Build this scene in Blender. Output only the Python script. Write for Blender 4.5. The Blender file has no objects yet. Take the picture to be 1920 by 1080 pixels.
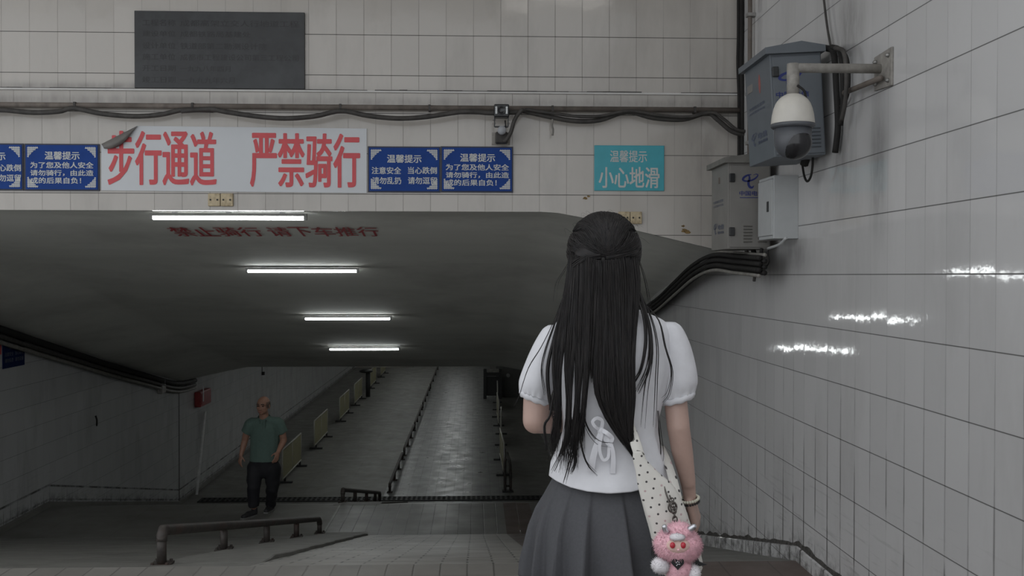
import bpy, bmesh, math, random
from mathutils import Vector, Matrix, noise
R = random.Random(7)
SC = bpy.context.scene
COL = SC.collection
V = Vector
PI = math.pi

# ------------------------------------------------------------------ camera and measuring
F = 1885.0
CZ = 4.72                                  # camera height over the lowest floor
CAM = V((0, 0, CZ))
YAW = -math.atan(71 / F)
PITCH = -math.atan(23 / F)
ROLL = 0.0012
CR = Matrix.Rotation(YAW, 3, 'Z') @ Matrix.Rotation(PI / 2 + PITCH, 3, 'X') @ Matrix.Rotation(ROLL, 3, 'Z')
cd = bpy.data.cameras.new('camera')
cd.sensor_width = 36
cd.lens = F * 36 / 1920
cd.clip_end = 300
cam = bpy.data.objects.new('camera', cd)
COL.objects.link(cam)
cam.matrix_world = Matrix.Translation(CAM) @ CR.to_4x4()
SC.camera = cam


def ray(px, py):
    return CR @ V(((px - 960) / F, -(py - 540) / F, -1))


def P(px, py, Y):
    d = ray(px, py)
    return CAM + d * (Y / d.y)


def PX(px, py, X):
    d = ray(px, py)
    return CAM + d * (X / d.x)


FPROF = [(-5, -1.44), (2.95, -1.44), (4.3, -1.753), (6.1, -1.753), (12.8, -3.3), (14.55, -3.3), (20.9, -4.72), (57, -4.72)]
CPROF = [(7.49, .525), (8.4, .49), (11.04, .10), (14.1, -.55), (17.3, -1.21), (20.9, -1.885), (57, -1.885)]


def prof(tab, y):
    for (a, za), (b, zb) in zip(tab, tab[1:]):
        if y <= b:
            return za + (zb - za) * (y - a) / (b - a)
    return tab[-1][1]


def FZ(y):
    return CZ + prof(FPROF, y)


def haunch(x):
    d = max(x - .55, -4.62 - x, 0)
    return -.22 * d * d / (d + .09)


def CEZ(x, y):
    return CZ + prof(CPROF, y) + haunch(x)


FW = 7.49          # face of the portal wall
XR, XL = 2.0, -6.07

# ------------------------------------------------------------------ materials


class NT:
    def __init__(s, name):
        s.m = bpy.data.materials.new(name)
        s.m.use_nodes = True
        s.t = s.m.node_tree
        s.n = s.t.nodes
        s.b = s.n['Principled BSDF']

    def link(s, a, b):
        s.t.links.new(a, b)

    def put(s, sock, v):
        if isinstance(v, (int, float)):
            sock.default_value = v
        elif isinstance(v, (tuple, list)):
            sock.default_value = tuple(v) if len(v) == len(sock.default_value) else tuple(v) + (1,)
        else:
            s.link(v, sock)

    def math(s, op, a, b=0.0, c=0.0, clamp=False):
        n = s.n.new('ShaderNodeMath')
        n.operation = op
        n.use_clamp = clamp
        for i, v in enumerate((a, b, c)):
            s.put(n.inputs[i], v)
        return n.outputs[0]

    def vmath(s, op, a, b=(0, 0, 0), sc=None):
        n = s.n.new('ShaderNodeVectorMath')
        n.operation = op
        s.put(n.inputs[0], a)
        s.put(n.inputs[1], b)
        if sc is not None:
            s.put(n.inputs['Scale'], sc)
        return n.outputs[0]

    def mr(s, v, a, b, c, d):
        n = s.n.new('ShaderNodeMapRange')
        for i, x in enumerate((v, a, b, c, d)):
            s.put(n.inputs[i], x)
        return n.outputs[0]

    def mix(s, f, a, b, mode='MIX'):
        n = s.n.new('ShaderNodeMix')
        n.data_type = 'RGBA'
        n.blend_type = mode
        s.put(n.inputs[0], f)
        s.put(n.inputs[6], a)
        s.put(n.inputs[7], b)
        return n.outputs[2]

    def coord(s, kind='Object'):
        return s.n.new('ShaderNodeTexCoord').outputs[kind]

    def sep(s, v):
        n = s.n.new('ShaderNodeSeparateXYZ')
        s.put(n.inputs[0], v)
        return n.outputs

    def comb(s, x=0.0, y=0.0, z=0.0):
        n = s.n.new('ShaderNodeCombineXYZ')
        for i, v in enumerate((x, y, z)):
            s.put(n.inputs[i], v)
        return n.outputs[0]

    def noise(s, vec, scale, detail=3.0, rough=.55, dist=0.0):
        n = s.n.new('ShaderNodeTexNoise')
        s.put(n.inputs['Vector'], vec)
        n.inputs['Scale'].default_value = scale
        n.inputs['Detail'].default_value = detail
        n.inputs['Roughness'].default_value = rough
        n.inputs['Distortion'].default_value = dist
        return n.outputs['Fac']

    def white(s, vec):
        n = s.n.new('ShaderNodeTexWhiteNoise')
        s.put(n.inputs['Vector'], vec)
        return n.outputs['Value'], n.outputs['Color']

    def bump(s, h, strength, dist=.01, normal=None):
        n = s.n.new('ShaderNodeBump')
        n.inputs['Strength'].default_value = strength
        n.inputs['Distance'].default_value = dist
        s.put(n.inputs['Height'], h)
        if normal is not None:
            s.put(n.inputs['Normal'], normal)
        return n.outputs[0]


def mat(name, col, rough=.6, metal=0.0, var=.12, scale=12.0, bump=0.0, bscale=60.0, stretch=(1, 1, 1), spec=.5, dirt=None):
    t = NT(name)
    co = t.vmath('MULTIPLY', t.coord(), stretch)
    f = t.noise(co, scale)
    k = t.mr(f, .3, .7, 1 - var, 1 + var)
    c = t.mix(1.0, tuple(col) + (1,), t.comb(k, k, k), 'MULTIPLY')
    if dirt:
        g = t.mr(t.noise(t.coord(), dirt[1], 5.0, .65), .48, .68, 0, 1)
        c = t.mix(t.math('MULTIPLY', g, dirt[2]), c, tuple(dirt[0]) + (1,))
    t.put(t.b.inputs['Base Color'], c)
    t.b.inputs['Roughness'].default_value = rough
    t.b.inputs['Metallic'].default_value = metal
    t.b.inputs['Specular IOR Level'].default_value = spec
    if bump:
        t.put(t.b.inputs['Normal'], t.bump(t.noise(co, bscale, 4.0), bump))
    return t.m


def joint(t, u, w, tv):
    """1 on a joint line of a grid of pitch w, 0 on the tile (u in tile units)."""
    fr = t.math('FRACT', u)
    d = t.math('MULTIPLY', t.math('SUBTRACT', .5, t.math('ABSOLUTE', t.math('SUBTRACT', fr, .5))), w)
    return t.mr(d, tv, tv * 2.2, 1, 0)


def wall_tile(name, ax, base, w, h, ou, ov, kv=.5, kh=.8, split=None, dirtfloor=None, rough=.16, tilt=.012, grime=.3, smudge=(), dado=()):
    t = NT(name)
    co = t.coord()
    x, y, z = t.sep(co)
    U = x if ax == 'X' else y
    rel = t.math('SUBTRACT', z, CZ)
    u = t.math('ADD', t.math('DIVIDE', U, w), ou)
    v = t.math('ADD', t.math('DIVIDE', rel, h), ov)
    if split:                                   # other tile offsets above a height
        up = t.math('GREATER_THAN', rel, split[0])
        u = t.math('ADD', u, t.math('MULTIPLY', up, split[1]))
        v = t.math('ADD', v, t.math('MULTIPLY', up, split[2]))
    jv = joint(t, u, w, .0014)
    jh = joint(t, v, h, .0016)
    fade = t.mr(t.noise(co, 1.3, 4.0, .6), .35, .65, .35, 1)
    sv = t.math('MULTIPLY', fade, kv)
    cell = t.comb(t.math('FLOOR', u), t.math('FLOOR', v), 3.0)
    wv, wc = t.white(cell)
    k = t.mr(wv, 0, 1, .955, 1.03)
    c = t.mix(1.0, tuple(base) + (1,), t.comb(k, k, k), 'MULTIPLY')
    st = t.mr(t.noise(t.vmath('MULTIPLY', co, (1.6, 1.6, .5)), 1.6, 5.0, .62), .5, .78, 0, grime)
    c = t.mix(st, c, (.17, .155, .135, 1))
    if dirtfloor:
        fl = t.mr(U, dirtfloor[0], dirtfloor[2], dirtfloor[1], dirtfloor[3])
        hh = t.math('SUBTRACT', rel, fl)
        low = t.mr(hh, .03, dirtfloor[4], 1, 0)
        n1 = t.mr(t.noise(t.vmath('MULTIPLY', co, (5, 5, 1.3)), 1.5, 3.0, .6), .40, .54, .0, 1)
        extra = t.math('MULTIPLY', low, n1)
        wide = joint(t, u, w, .0048)
        sv = t.math('ADD', sv, t.math('MULTIPLY', extra, .9), clamp=True)
        jv = t.math('MAXIMUM', jv, t.math('MULTIPLY', wide, extra))
        sk = t.mr(hh, .06, .22, 1, 0)
        sm = t.math('MULTIPLY', sk, t.mr(t.noise(co, 7, 4.0, .7), .45, .62, 0, .75))
        c = t.mix(sm, c, (.045, .042, .038, 1))
        scr = t.math('MULTIPLY', t.mr(hh, .1, .8, .5, 0), t.mr(t.noise(t.vmath('MULTIPLY', co, (1, 1.5, 26)), 1.6, 4.0, .6), .58, .66, 0, .5))
        c = t.mix(scr, c, (.12, .115, .105, 1))
        for hd_, kd in dado:                 # dirty joint that follows the slope of the floor
            dl = t.mr(t.math('ABSOLUTE', t.math('SUBTRACT', hh, hd_)), .006, .022, 1, 0)
            c = t.mix(t.math('MULTIPLY', dl, t.mr(t.noise(co, 5, 4.0, .6), .35, .6, .25 * kd, kd)), c, (.05, .047, .042, 1))
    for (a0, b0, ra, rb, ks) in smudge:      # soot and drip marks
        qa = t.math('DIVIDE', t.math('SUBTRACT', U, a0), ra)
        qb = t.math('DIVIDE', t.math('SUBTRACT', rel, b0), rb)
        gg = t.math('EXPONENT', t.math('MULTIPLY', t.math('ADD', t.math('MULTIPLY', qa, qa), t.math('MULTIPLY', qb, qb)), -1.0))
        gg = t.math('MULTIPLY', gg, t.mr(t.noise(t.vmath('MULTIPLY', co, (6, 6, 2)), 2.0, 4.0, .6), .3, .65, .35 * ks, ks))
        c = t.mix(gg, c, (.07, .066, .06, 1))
    c = t.mix(t.math('MULTIPLY', jv, sv), c, (.055, .052, .047, 1))
    c = t.mix(t.math('MULTIPLY', jh, kh), c, (.035, .033, .03, 1))
    t.put(t.b.inputs['Base Color'], c)
    any_j = t.math('MAXIMUM', jv, jh)
    t.put(t.b.inputs['Roughness'], t.mr(any_j, 0, 1, rough, .8))
    nrm = t.n.new('ShaderNodeNewGeometry').outputs['Normal']
    off = t.vmath('SCALE', t.vmath('SUBTRACT', wc, (.5, .5, .5)), sc=tilt)
    nn = t.vmath('NORMALIZE', t.vmath('ADD', nrm, off))
    hgt = t.noise(co, 17, 2.0, .5)
    t.b.inputs['Specular IOR Level'].default_value = .5 if ax == 'X' else .3
    t.put(t.b.inputs['Normal'], t.bump(hgt, .3, .0022 if ax == 'X' else .0012, nn))
    return t.m


def floor_mat(name, base, w, h, bond, ox=0.0, oy=0.0, jt=.003, jdark=(.022, .022, .02), rough=.42, grime=.35, kj=.85, rv=.10):
    t = NT(name)
    co = t.coord()
    x, y, z = t.sep(co)
    wob = t.math('MULTIPLY', t.math('SUBTRACT', t.noise(co, 2.2, 2.0), .5), .012)
    v = t.math('DIVIDE', t.math('ADD', y, oy), h)
    u = t.math('DIVIDE', t.math('ADD', t.math('ADD', x, ox), wob), w)
    if bond:
        u = t.math('ADD', u, t.math('MULTIPLY', t.math('MODULO', t.math('ABSOLUTE', t.math('FLOOR', v)), 2.0), .5))
    ju = joint(t, u, w, jt)
    jv = joint(t, v, h, jt * .8)
    wv, wc = t.white(t.comb(t.math('FLOOR', u), t.math('FLOOR', v), 1.0))
    k = t.mr(wv, 0, 1, 1 - rv, 1 + rv)
    c = t.mix(1.0, tuple(base) + (1,), t.comb(k, k, k), 'MULTIPLY')
    st = t.mr(t.noise(co, .9, 6.0, .66), .42, .7, 0, grime)
    c = t.mix(st, c, tuple(b * .55 for b in base) + (1,))
    fade = t.mr(t.noise(co, 1.1, 3.0), .35, .6, .4, 1)
    c = t.mix(t.math('MULTIPLY', t.math('MULTIPLY', ju, kj), fade), c, tuple(jdark) + (1,))
    c = t.mix(t.math('MULTIPLY', t.math('MULTIPLY', jv, kj * .45), fade), c, tuple(jdark) + (1,))
    t.put(t.b.inputs['Base Color'], c)
    t.put(t.b.inputs['Roughness'], t.mr(t.noise(co, 3.0, 4.0), .3, .7, rough - .08, rough + .14))
    hb = t.math('SUBTRACT', t.math('MULTIPLY', t.noise(co, 30, 3.0), .35), t.math('MAXIMUM', ju, jv))
    t.put(t.b.inputs['Normal'], t.bump(hb, .12 if name.startswith('tunnel') else .35, .004))
    return t.m


def emit(name, col, s):
    t = NT(name)
    t.put(t.b.inputs['Base Color'], tuple(col) + (1,))
    t.put(t.b.inputs['Emission Color'], tuple(col) + (1,))
    t.b.inputs['Emission Strength'].default_value = s
    return t.m


M = {}
TB = (.495, .467, .43)
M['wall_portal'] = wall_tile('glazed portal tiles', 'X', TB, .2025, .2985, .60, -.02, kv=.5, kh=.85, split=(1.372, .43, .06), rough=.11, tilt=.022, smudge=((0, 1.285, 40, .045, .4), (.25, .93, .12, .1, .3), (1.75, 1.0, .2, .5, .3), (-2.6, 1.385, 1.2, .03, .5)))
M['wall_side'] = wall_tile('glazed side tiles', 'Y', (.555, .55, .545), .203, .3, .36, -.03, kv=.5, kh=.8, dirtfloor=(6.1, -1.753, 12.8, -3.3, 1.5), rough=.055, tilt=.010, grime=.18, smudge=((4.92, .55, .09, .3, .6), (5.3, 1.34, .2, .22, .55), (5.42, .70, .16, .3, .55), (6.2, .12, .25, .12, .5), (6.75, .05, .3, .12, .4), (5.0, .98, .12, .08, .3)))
M['wall_far'] = wall_tile('glazed tunnel tiles', 'Y', (.56, .57, .575), .203, .3, .1, -.03, kv=.4, kh=.75, dirtfloor=(14.55, -3.3, 20.9, -4.72, .55), rough=.2, tilt=.012, grime=.3, dado=((.30, .9), (.10, .7)))
M['landing'] = floor_mat('grey landing tiles', (.245, .235, .215), .16, .31, False, .04, .02, kj=.55)
M['paver'] = floor_mat('grey ramp pavers', (.37, .358, .33), .32, .155, True, .04, 0, jt=.0042, kj=.95)
M['paver_low'] = floor_mat('grey lower pavers', (.225, .225, .21), .17, .31, False, .04, 0, kj=.75, rough=.36)
M['screed'] = floor_mat('smooth dark ramp concrete', (.19, .187, .17), .9, 2.2, False, .1, 0, kj=.25, rough=.5, grime=.55, rv=.06)
M['far_floor'] = floor_mat('tunnel pavers', (.18, .185, .178), .2, .4, False, .04, 0, kj=.7, rough=.34, grime=.3)
M['red_border'] = floor_mat('brown red border tiles', (.135, .105, .092), .3, .3, False, 0, 0, kj=.5)
M['strip'] = mat('curb strip concrete', (.215, .212, .195), .62, var=.18, scale=5, bump=.3, bscale=40)
M['ceiling'] = mat('painted concrete ceiling', (.72, .72, .67), .8, var=.08, scale=.8, bump=.08, bscale=9, stretch=(.35, 1.2, 1), dirt=((.45, .445, .41), .55, .55))
M['plaster'] = mat('white plaster', (.62, .61, .59), .8, var=.05)
M['tube'] = emit('lit tube', (.96, 1.0, 1.0), 24)
M['tube_fill'] = emit('unseen fill tube', (.96, 1.0, 1.0), 28)
M['tube_lobby'] = emit('lit lobby tube', (1.0, .97, .92), 20)
M['lamp_metal'] = mat('white lamp housing', (.34, .34, .33), .45, var=.05)
M['steel'] = mat('galvanised steel', (.33, .325, .31), .5, .75, var=.2, scale=25)
M['dull_steel'] = mat('weathered grey pipe', (.30, .285, .26), .65, .2, var=.25, scale=20, bump=.15)
M['pipe_brown'] = mat('dusty brown conduit', (.17, .145, .125), .75, var=.35, scale=14, dirt=((.07, .055, .045), 7, .7))
M['cable'] = mat('black cable', (.02, .019, .018), .7, var=.2, spec=.25)
M['cable_dusty'] = mat('dusty dark cable', (.05, .046, .042), .65, var=.35, scale=18)
M['cable_grey'] = mat('grey cable', (.22, .21, .19), .6, var=.25)
M['rail'] = mat('rusty painted rail pipe', (.05, .043, .038), .6, .0, var=.35, scale=14, bump=.2, dirt=((.085, .04, .028), 5, .6))
M['blue_sign'] = mat('blue sign enamel', (.016, .055, .24), .6, var=.06, spec=.15)
M['navy_sign'] = mat('navy sign board', (.008, .02, .085), .7, spec=.1)
M['teal_sign'] = mat('teal sign board', (.055, .36, .43), .4, var=.05)
M['sign_white'] = mat('off white sign paint', (.55, .56, .54), .5, var=.06)
M['sign_edge'] = mat('dark sign edge', (.02, .025, .05), .5)
M['banner'] = mat('white banner vinyl', (.60, .62, .64), .5, var=.03, scale=3, bump=.06, bscale=6)
M['banner_back'] = mat('grey banner back', (.17, .16, .148), .6, var=.15)
M['red_text'] = mat('red banner letters', (.60, .075, .085), .5, var=.06)
M['red_paint'] = mat('dull red painted letters', (.40, .045, .048), .7, var=.15)
M['stone'] = mat('dark slate plaque', (.027, .029, .031), .42, var=.2, scale=5, dirt=((.052, .056, .06), 4, .5))
M['engraved'] = mat('engraved letters', (.0155, .0155, .0165), .42)
M['yellow_plate'] = mat('yellowed plastic', (.52, .43, .28), .55, var=.12, scale=30, dirt=((.2, .14, .07), 22, .6))
M['screw'] = mat('dark screw', (.05, .045, .04), .5, .6)
M['cab_blue'] = mat('blue grey cabinet paint', (.125, .140, .155), .5, var=.07, scale=6)
M['cab_grey'] = mat('grey cabinet paint', (.21, .202, .187), .55, var=.09, scale=6)
M['cab_grey_roof'] = mat('dusty cabinet roof', (.17, .165, .15), .7, var=.15)
M['logo_blue'] = mat('dark blue print', (.02, .03, .16), .5)
M['logo_faint'] = mat('faded blue print', (.085, .10, .15), .6)
M['logo_red'] = mat('faded red print', (.30, .10, .09), .6)
M['box_white'] = mat('pale grey box paint', (.46, .475, .475), .45, var=.04)
M['black_plastic'] = mat('black plastic', (.014, .015, .016), .35)
M['dome_white'] = mat('off white dome shell', (.6, .575, .52), .35, var=.07, scale=9)
M['dome_grey'] = mat('grey ring', (.09, .095, .105), .45)
M['led'] = mat('white led', (.7, .72, .72), .3)
M['grey_disc'] = mat('light grey hinge', (.32, .33, .35), .5)
M['dark_lens'] = NT('smoked dome glass').m
_b = M['dark_lens'].node_tree.nodes['Principled BSDF']
_b.inputs['Base Color'].default_value = (.018, .018, .02, 1)
_b.inputs['Roughness'].default_value = .12
M['red_box'] = mat('red painted box', (.27, .022, .02), .5, var=.2)
M['white_pipe'] = mat('white plastic pipe', (.75, .75, .74), .5)
M['barrier_panel'] = mat('olive yellow barrier bars', (.36, .34, .20), .5, var=.1)
M['barrier_frame'] = mat('pale barrier frame', (.42, .41, .36), .5, var=.1)
M['dark_foot'] = mat('dark rubber foot', (.03, .03, .03), .7)
M['grate'] = mat('cast iron grate', (.035, .035, .035), .6, .5)
M['pit'] = mat('drain channel', (.008, .008, .008), .9)
M['stain'] = mat('brown residue', (.20, .13, .05), .8, var=.4, scale=40)
# people
M['skin_girl'] = mat('fair skin', (.44, .30, .25), .5, var=.05, scale=18)
M['skin_man'] = mat('tanned skin', (.36, .195, .135), .5, var=.08, scale=25)
M['lip'] = mat('lips', (.4, .15, .13), .5)
M['eye'] = mat('dark eye', (.015, .012, .01), .2)
M['brow'] = mat('brow', (.03, .025, .02), .8)
M['shirt_white'] = mat('white cotton', (.66, .66, .685), .75, var=.03, scale=40, bump=.12, bscale=26)
M['ribbon'] = mat('white ribbon', (.67, .67, .70), .5)
M['skirt'] = mat('charcoal wool', (.062, .063, .069), .8, var=.08, scale=140, bump=.1, bscale=300)
M['polo'] = mat('green polo cotton', (.105, .165, .14), .8, var=.06, scale=30, bump=.15, bscale=22)
M['trousers'] = mat('black trousers', (.014, .014, .018), .75, bump=.2, bscale=14)
M['shoe'] = mat('dark shoe', (.03, .03, .032), .6)
M['sole'] = mat('grey sole', (.2, .2, .19), .7)
M['grey_hair'] = mat('thin grey hair', (.10, .085, .07), .7)
M['bead_white'] = mat('cream beads', (.6, .58, .48), .4)
M['bead_dark'] = mat('dark beads', (.02, .018, .018), .4)
M['silver'] = mat('silver foil', (.6, .6, .63), .25, .9, var=.15, scale=90)
M['chain'] = mat('dark chain metal', (.12, .11, .1), .35, .9)
M['plush_white'] = mat('white plush', (.75, .72, .74), .95)
M['plush_pink'] = mat('pink plush', (.80, .47, .53), .95, var=.12, scale=60)
M['plush_face'] = mat('peach face', (.72, .52, .45), .8)
M['plush_red'] = mat('red glass eye', (.5, .03, .05), .15)
M['sock'] = mat('white sock', (.6, .6, .6), .8)


def hair_mat():
    t = NT('black hair')
    co = t.coord()
    f = t.noise(t.vmath('MULTIPLY', co, (1, 1, .08)), 120, 3.0)
    k = t.mr(f, .3, .7, 0, 1)
    c = t.mix(k, (.007, .0065, .007, 1), (.02, .017, .016, 1))
    t.put(t.b.inputs['Base Color'], c)
    t.b.inputs['Roughness'].default_value = .45
    t.b.inputs['Specular IOR Level'].default_value = .28
    return t.m


M['hair'] = hair_mat()


def dots_mat():
    t = NT('cream dotted fabric')
    x, y, z = t.sep(t.coord())
    u = t.math('DIVIDE', t.math('ADD', x, t.math('MULTIPLY', z, .35)), .0245)
    v = t.math('DIVIDE', t.math('SUBTRACT', z, t.math('MULTIPLY', x, .35)), .0235)
    u = t.math('ADD', u, t.math('MULTIPLY', t.math('MODULO', t.math('ABSOLUTE', t.math('FLOOR', v)), 2.0), .5))
    a = t.math('SUBTRACT', t.math('FRACT', u), .5)
    b = t.math('SUBTRACT', t.math('FRACT', v), .5)
    d = t.math('SQRT', t.math('ADD', t.math('MULTIPLY', a, a), t.math('MULTIPLY', b, b)))
    k = t.mr(d, .11, .15, 1, 0)
    wv, wc = t.white(t.comb(t.math('FLOOR', u), t.math('FLOOR', v), 0.0))
    tint = t.math('GREATER_THAN', wv, .8)
    dc = t.mix(tint, (.05, .045, .045, 1), (.45, .33, .33, 1))
    base = t.mix(t.noise(t.coord(), 14), (.56, .54, .49, 1), (.66, .64, .6, 1))
    t.put(t.b.inputs['Base Color'], t.mix(k, base, dc))
    t.b.inputs['Roughness'].default_value = .8
    t.put(t.b.inputs['Normal'], t.bump(t.noise(t.coord(), 30), .2))
    return t.m


M['dots'] = dots_mat()

# ------------------------------------------------------------------ mesh builder
ORG = {}


class MB:
    def __init__(s):
        s.v, s.f, s.mi = [], [], []

    def add(s, vs, fs, mi=0):
        o = len(s.v)
        s.v += [V(p) for p in vs]
        s.f += [tuple(i + o for i in q) for q in fs]
        s.mi += [mi] * len(fs)

    def box(s, a, b, mi=0):
        (x0, y0, z0), (x1, y1, z1) = a, b
        s.add([(x0, y0, z0), (x1, y0, z0), (x1, y1, z0), (x0, y1, z0), (x0, y0, z1), (x1, y0, z1), (x1, y1, z1), (x0, y1, z1)],
              [(0, 3, 2, 1), (4, 5, 6, 7), (0, 1, 5, 4), (1, 2, 6, 5), (2, 3, 7, 6), (3, 0, 4, 7)], mi)
        return s

    def hexa(s, p, mi=0):
        """eight corners: bottom ring then top ring"""
        s.add(p, [(0, 3, 2, 1), (4, 5, 6, 7), (0, 1, 5, 4), (1, 2, 6, 5), (2, 3, 7, 6), (3, 0, 4, 7)], mi)
        return s

    def loft(s, rings, closed=True, caps=(True, True), mi=0):
        n = len(rings[0])
        vs = [p for r in rings for p in r]
        fs = []
        for i in range(len(rings) - 1):
            for j in range(n if closed else n - 1):
                k = (j + 1) % n
                fs.append((i * n + j, i * n + k, (i + 1) * n + k, (i + 1) * n + j))
        if closed and caps[0]:
            fs.append(tuple(range(n - 1, -1, -1)))
        if closed and caps[1]:
            o = (len(rings) - 1) * n
            fs.append(tuple(o + j for j in range(n)))
        s.add(vs, fs, mi)
        return s

    def tube(s, pts, r, n=8, caps=True, flat=1.0, ref=None):
        pts = [V(p) for p in pts]
        rr = r if isinstance(r, (list, tuple)) else [r] * len(pts)
        rings = []
        prev = V(ref) if ref is not None else None
        for i, p in enumerate(pts):
            d = (pts[min(i + 1, len(pts) - 1)] - pts[max(i - 1, 0)])
            if d.length < 1e-9:
                d = V((0, 0, 1))
            d.normalize()
            if prev is None:
                prev = V((0, 0, 1)) if abs(d.z) < .9 else V((1, 0, 0))
            e1 = prev - d * prev.dot(d)
            if e1.length < 1e-6:
                e1 = d.orthogonal()
            e1.normalize()
            e2 = d.cross(e1)
            prev = e1
            rings.append([p + e1 * math.cos(2 * PI * k / n) * rr[i] + e2 * math.sin(2 * PI * k / n) * rr[i] * flat for k in range(n)])
        s.loft(rings, caps=(caps, caps))
        return s

    def lathe(s, c, prof_, n=32, axis='Z'):
        rings = []
        for r, h in prof_:
            ring = []
            for k in range(n):
                a = 2 * PI * k / n
                if axis == 'Z':
                    ring.append(V(c) + V((r * math.cos(a), r * math.sin(a), h)))
                elif axis == 'Y':
                    ring.append(V(c) + V((r * math.cos(a), -h, r * math.sin(a))))
                else:
                    ring.append(V(c) + V((-h, r * math.cos(a), r * math.sin(a))))
            rings.append(ring)
        s.loft(rings)
        return s

    def ell(s, c, r, n=16, basis=None):
        c = V(c)
        B = basis or (V((1, 0, 0)), V((0, 1, 0)), V((0, 0, 1)))
        rings = []
        m = max(6, n // 2)
        for i in range(m + 1):
            a = PI * (i / m)
            a = min(max(a, .02), PI - .02)
            rings.append([c + B[0] * r[0] * math.sin(a) * math.cos(2 * PI * k / n) + B[1] * r[1] * math.sin(a) * math.sin(2 * PI * k / n) - B[2] * r[2] * math.cos(a) for k in range(n)])
        s.loft(rings)
        return s

    def mesh(s, name, mats, smooth=False, off=V((0, 0, 0))):
        me = bpy.data.meshes.new(name)
        me.from_pydata([tuple(p - off) for p in s.v], [], s.f)
        for m in mats:
            me.materials.append(m)
        for p, i in zip(me.polygons, s.mi):
            p.material_index = i
        bm = bmesh.new()
        bm.from_mesh(me)
        bmesh.ops.recalc_face_normals(bm, faces=bm.faces)
        bm.to_mesh(me)
        bm.free()
        if smooth:
            for p in me.polygons:
                p.use_smooth = True
        me.update()
        return me

    def build(s, name, m, parent=None, smooth=False, bevel=0.0):
        off = ORG.get(parent.name, V((0, 0, 0))) if parent else V((0, 0, 0))
        mats = m if isinstance(m, (list, tuple)) else [m]
        o = bpy.data.objects.new(name, s.mesh(name, mats, smooth, off))
        COL.objects.link(o)
        if parent:
            o.parent = parent
        ORG[o.name] = off
        if bevel:
            b = o.modifiers.new('edge', 'BEVEL')
            b.width = bevel
            b.segments = 2
            b.limit_method = 'ANGLE'
        if smooth == 'angle':
            pass
        return o


def tag(o, label, cat=None, group=None, kind=None):
    if label:
        o['label'] = label
    if cat:
        o['category'] = cat
    if group:
        o['group'] = group
    if kind:
        o['kind'] = kind
    return o


def thing(name, label, cat, loc=(0, 0, 0), group=None):
    o = bpy.data.objects.new(name, None)
    o.empty_display_size = .1
    COL.objects.link(o)
    o.location = loc
    ORG[o.name] = V(loc)
    return tag(o, label, cat, group)


def copy_tree(o, parent=None):
    c = o.copy()
    COL.objects.link(c)
    if parent:
        c.parent = parent
    for ch in list(o.children):
        copy_tree(ch, c)
    return c


def smooth_path(pts, n=6):
    """Catmull-Rom through pts"""
    pts = [V(p) for p in pts]
    q = [pts[0] * 2 - pts[1]] + pts + [pts[-1] * 2 - pts[-2]]
    out = []
    for i in range(1, len(q) - 2):
        a, b, c, d = q[i - 1:i + 3]
        for k in range(n):
            t = k / n
            out.append(.5 * ((2 * b) + (c - a) * t + (2 * a - 5 * b + 4 * c - d) * t * t + (3 * b - a - 3 * c + d) * t ** 3))
    out.append(pts[-1])
    return out


# text: a line of characters as flat outlines in a unit box
_cache = {}


def glyphs(body, bold):
    key = (body, bold)
    if key in _cache:
        return _cache[key]
    c = bpy.data.curves.new('line', 'FONT')
    c.body = body
    c.size = 1
    c.offset = 0
    c.resolution_u = 3
    ob = bpy.data.objects.new('line', c)
    COL.objects.link(ob)
    bpy.context.view_layer.update()
    dg = bpy.context.evaluated_depsgraph_get()
    me = bpy.data.meshes.new_from_object(ob.evaluated_get(dg))
    vs = [(v.co.x, v.co.y) for v in me.vertices]
    fs = [tuple(p.vertices) for p in me.polygons]
    bpy.data.objects.remove(ob)
    bpy.data.curves.remove(c)
    bpy.data.meshes.remove(me)
    xs = [v[0] for v in vs]
    ys = [v[1] for v in vs]
    x0, x1, y0, y1 = min(xs), max(xs), min(ys), max(ys)
    vs = [((x - x0) / (x1 - x0), (y - y0) / (y1 - y0)) for x, y in vs]
    _cache[key] = (vs, fs)
    return _cache[key]


def put_text(mb, body, o, u, v, bold=.01):
    """write body in the parallelogram o, o+u (writing direction), o+v (up); strokes thickened by shifted copies"""
    vs, fs = glyphs(body, 0.0)
    o, u, v = V(o), V(u), V(v)
    em = u.length / max(1, len(body))
    du, dv = u.normalized() * bold * em, v.normalized() * bold * em * .6
    nn = u.cross(v).normalized()
    sh = [(0, 0)] if bold < .012 else [(-1, -1), (1, -1), (-1, 1), (1, 1), (0, 0)] if bold < .03 else [(math.cos(i * PI / 8), math.sin(i * PI / 8)) for i in range(16)] + [(.5, 0), (-.5, 0)]
    for i, (a_, b_) in enumerate(sh):
        mb.add([o + u * a + v * b + du * a_ + dv * b_ + nn * i * .00012 for a, b in vs], fs)


def front_text(mb, body, px0, py0, px1, py1, Y, bold=.01):
    bl, br, tl = P(px0, py1, Y), P(px1, py1, Y), P(px0, py0, Y)
    br.z = bl.z
    tl.x = bl.x
    put_text(mb, body, bl, br - bl, tl - bl, bold)


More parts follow.
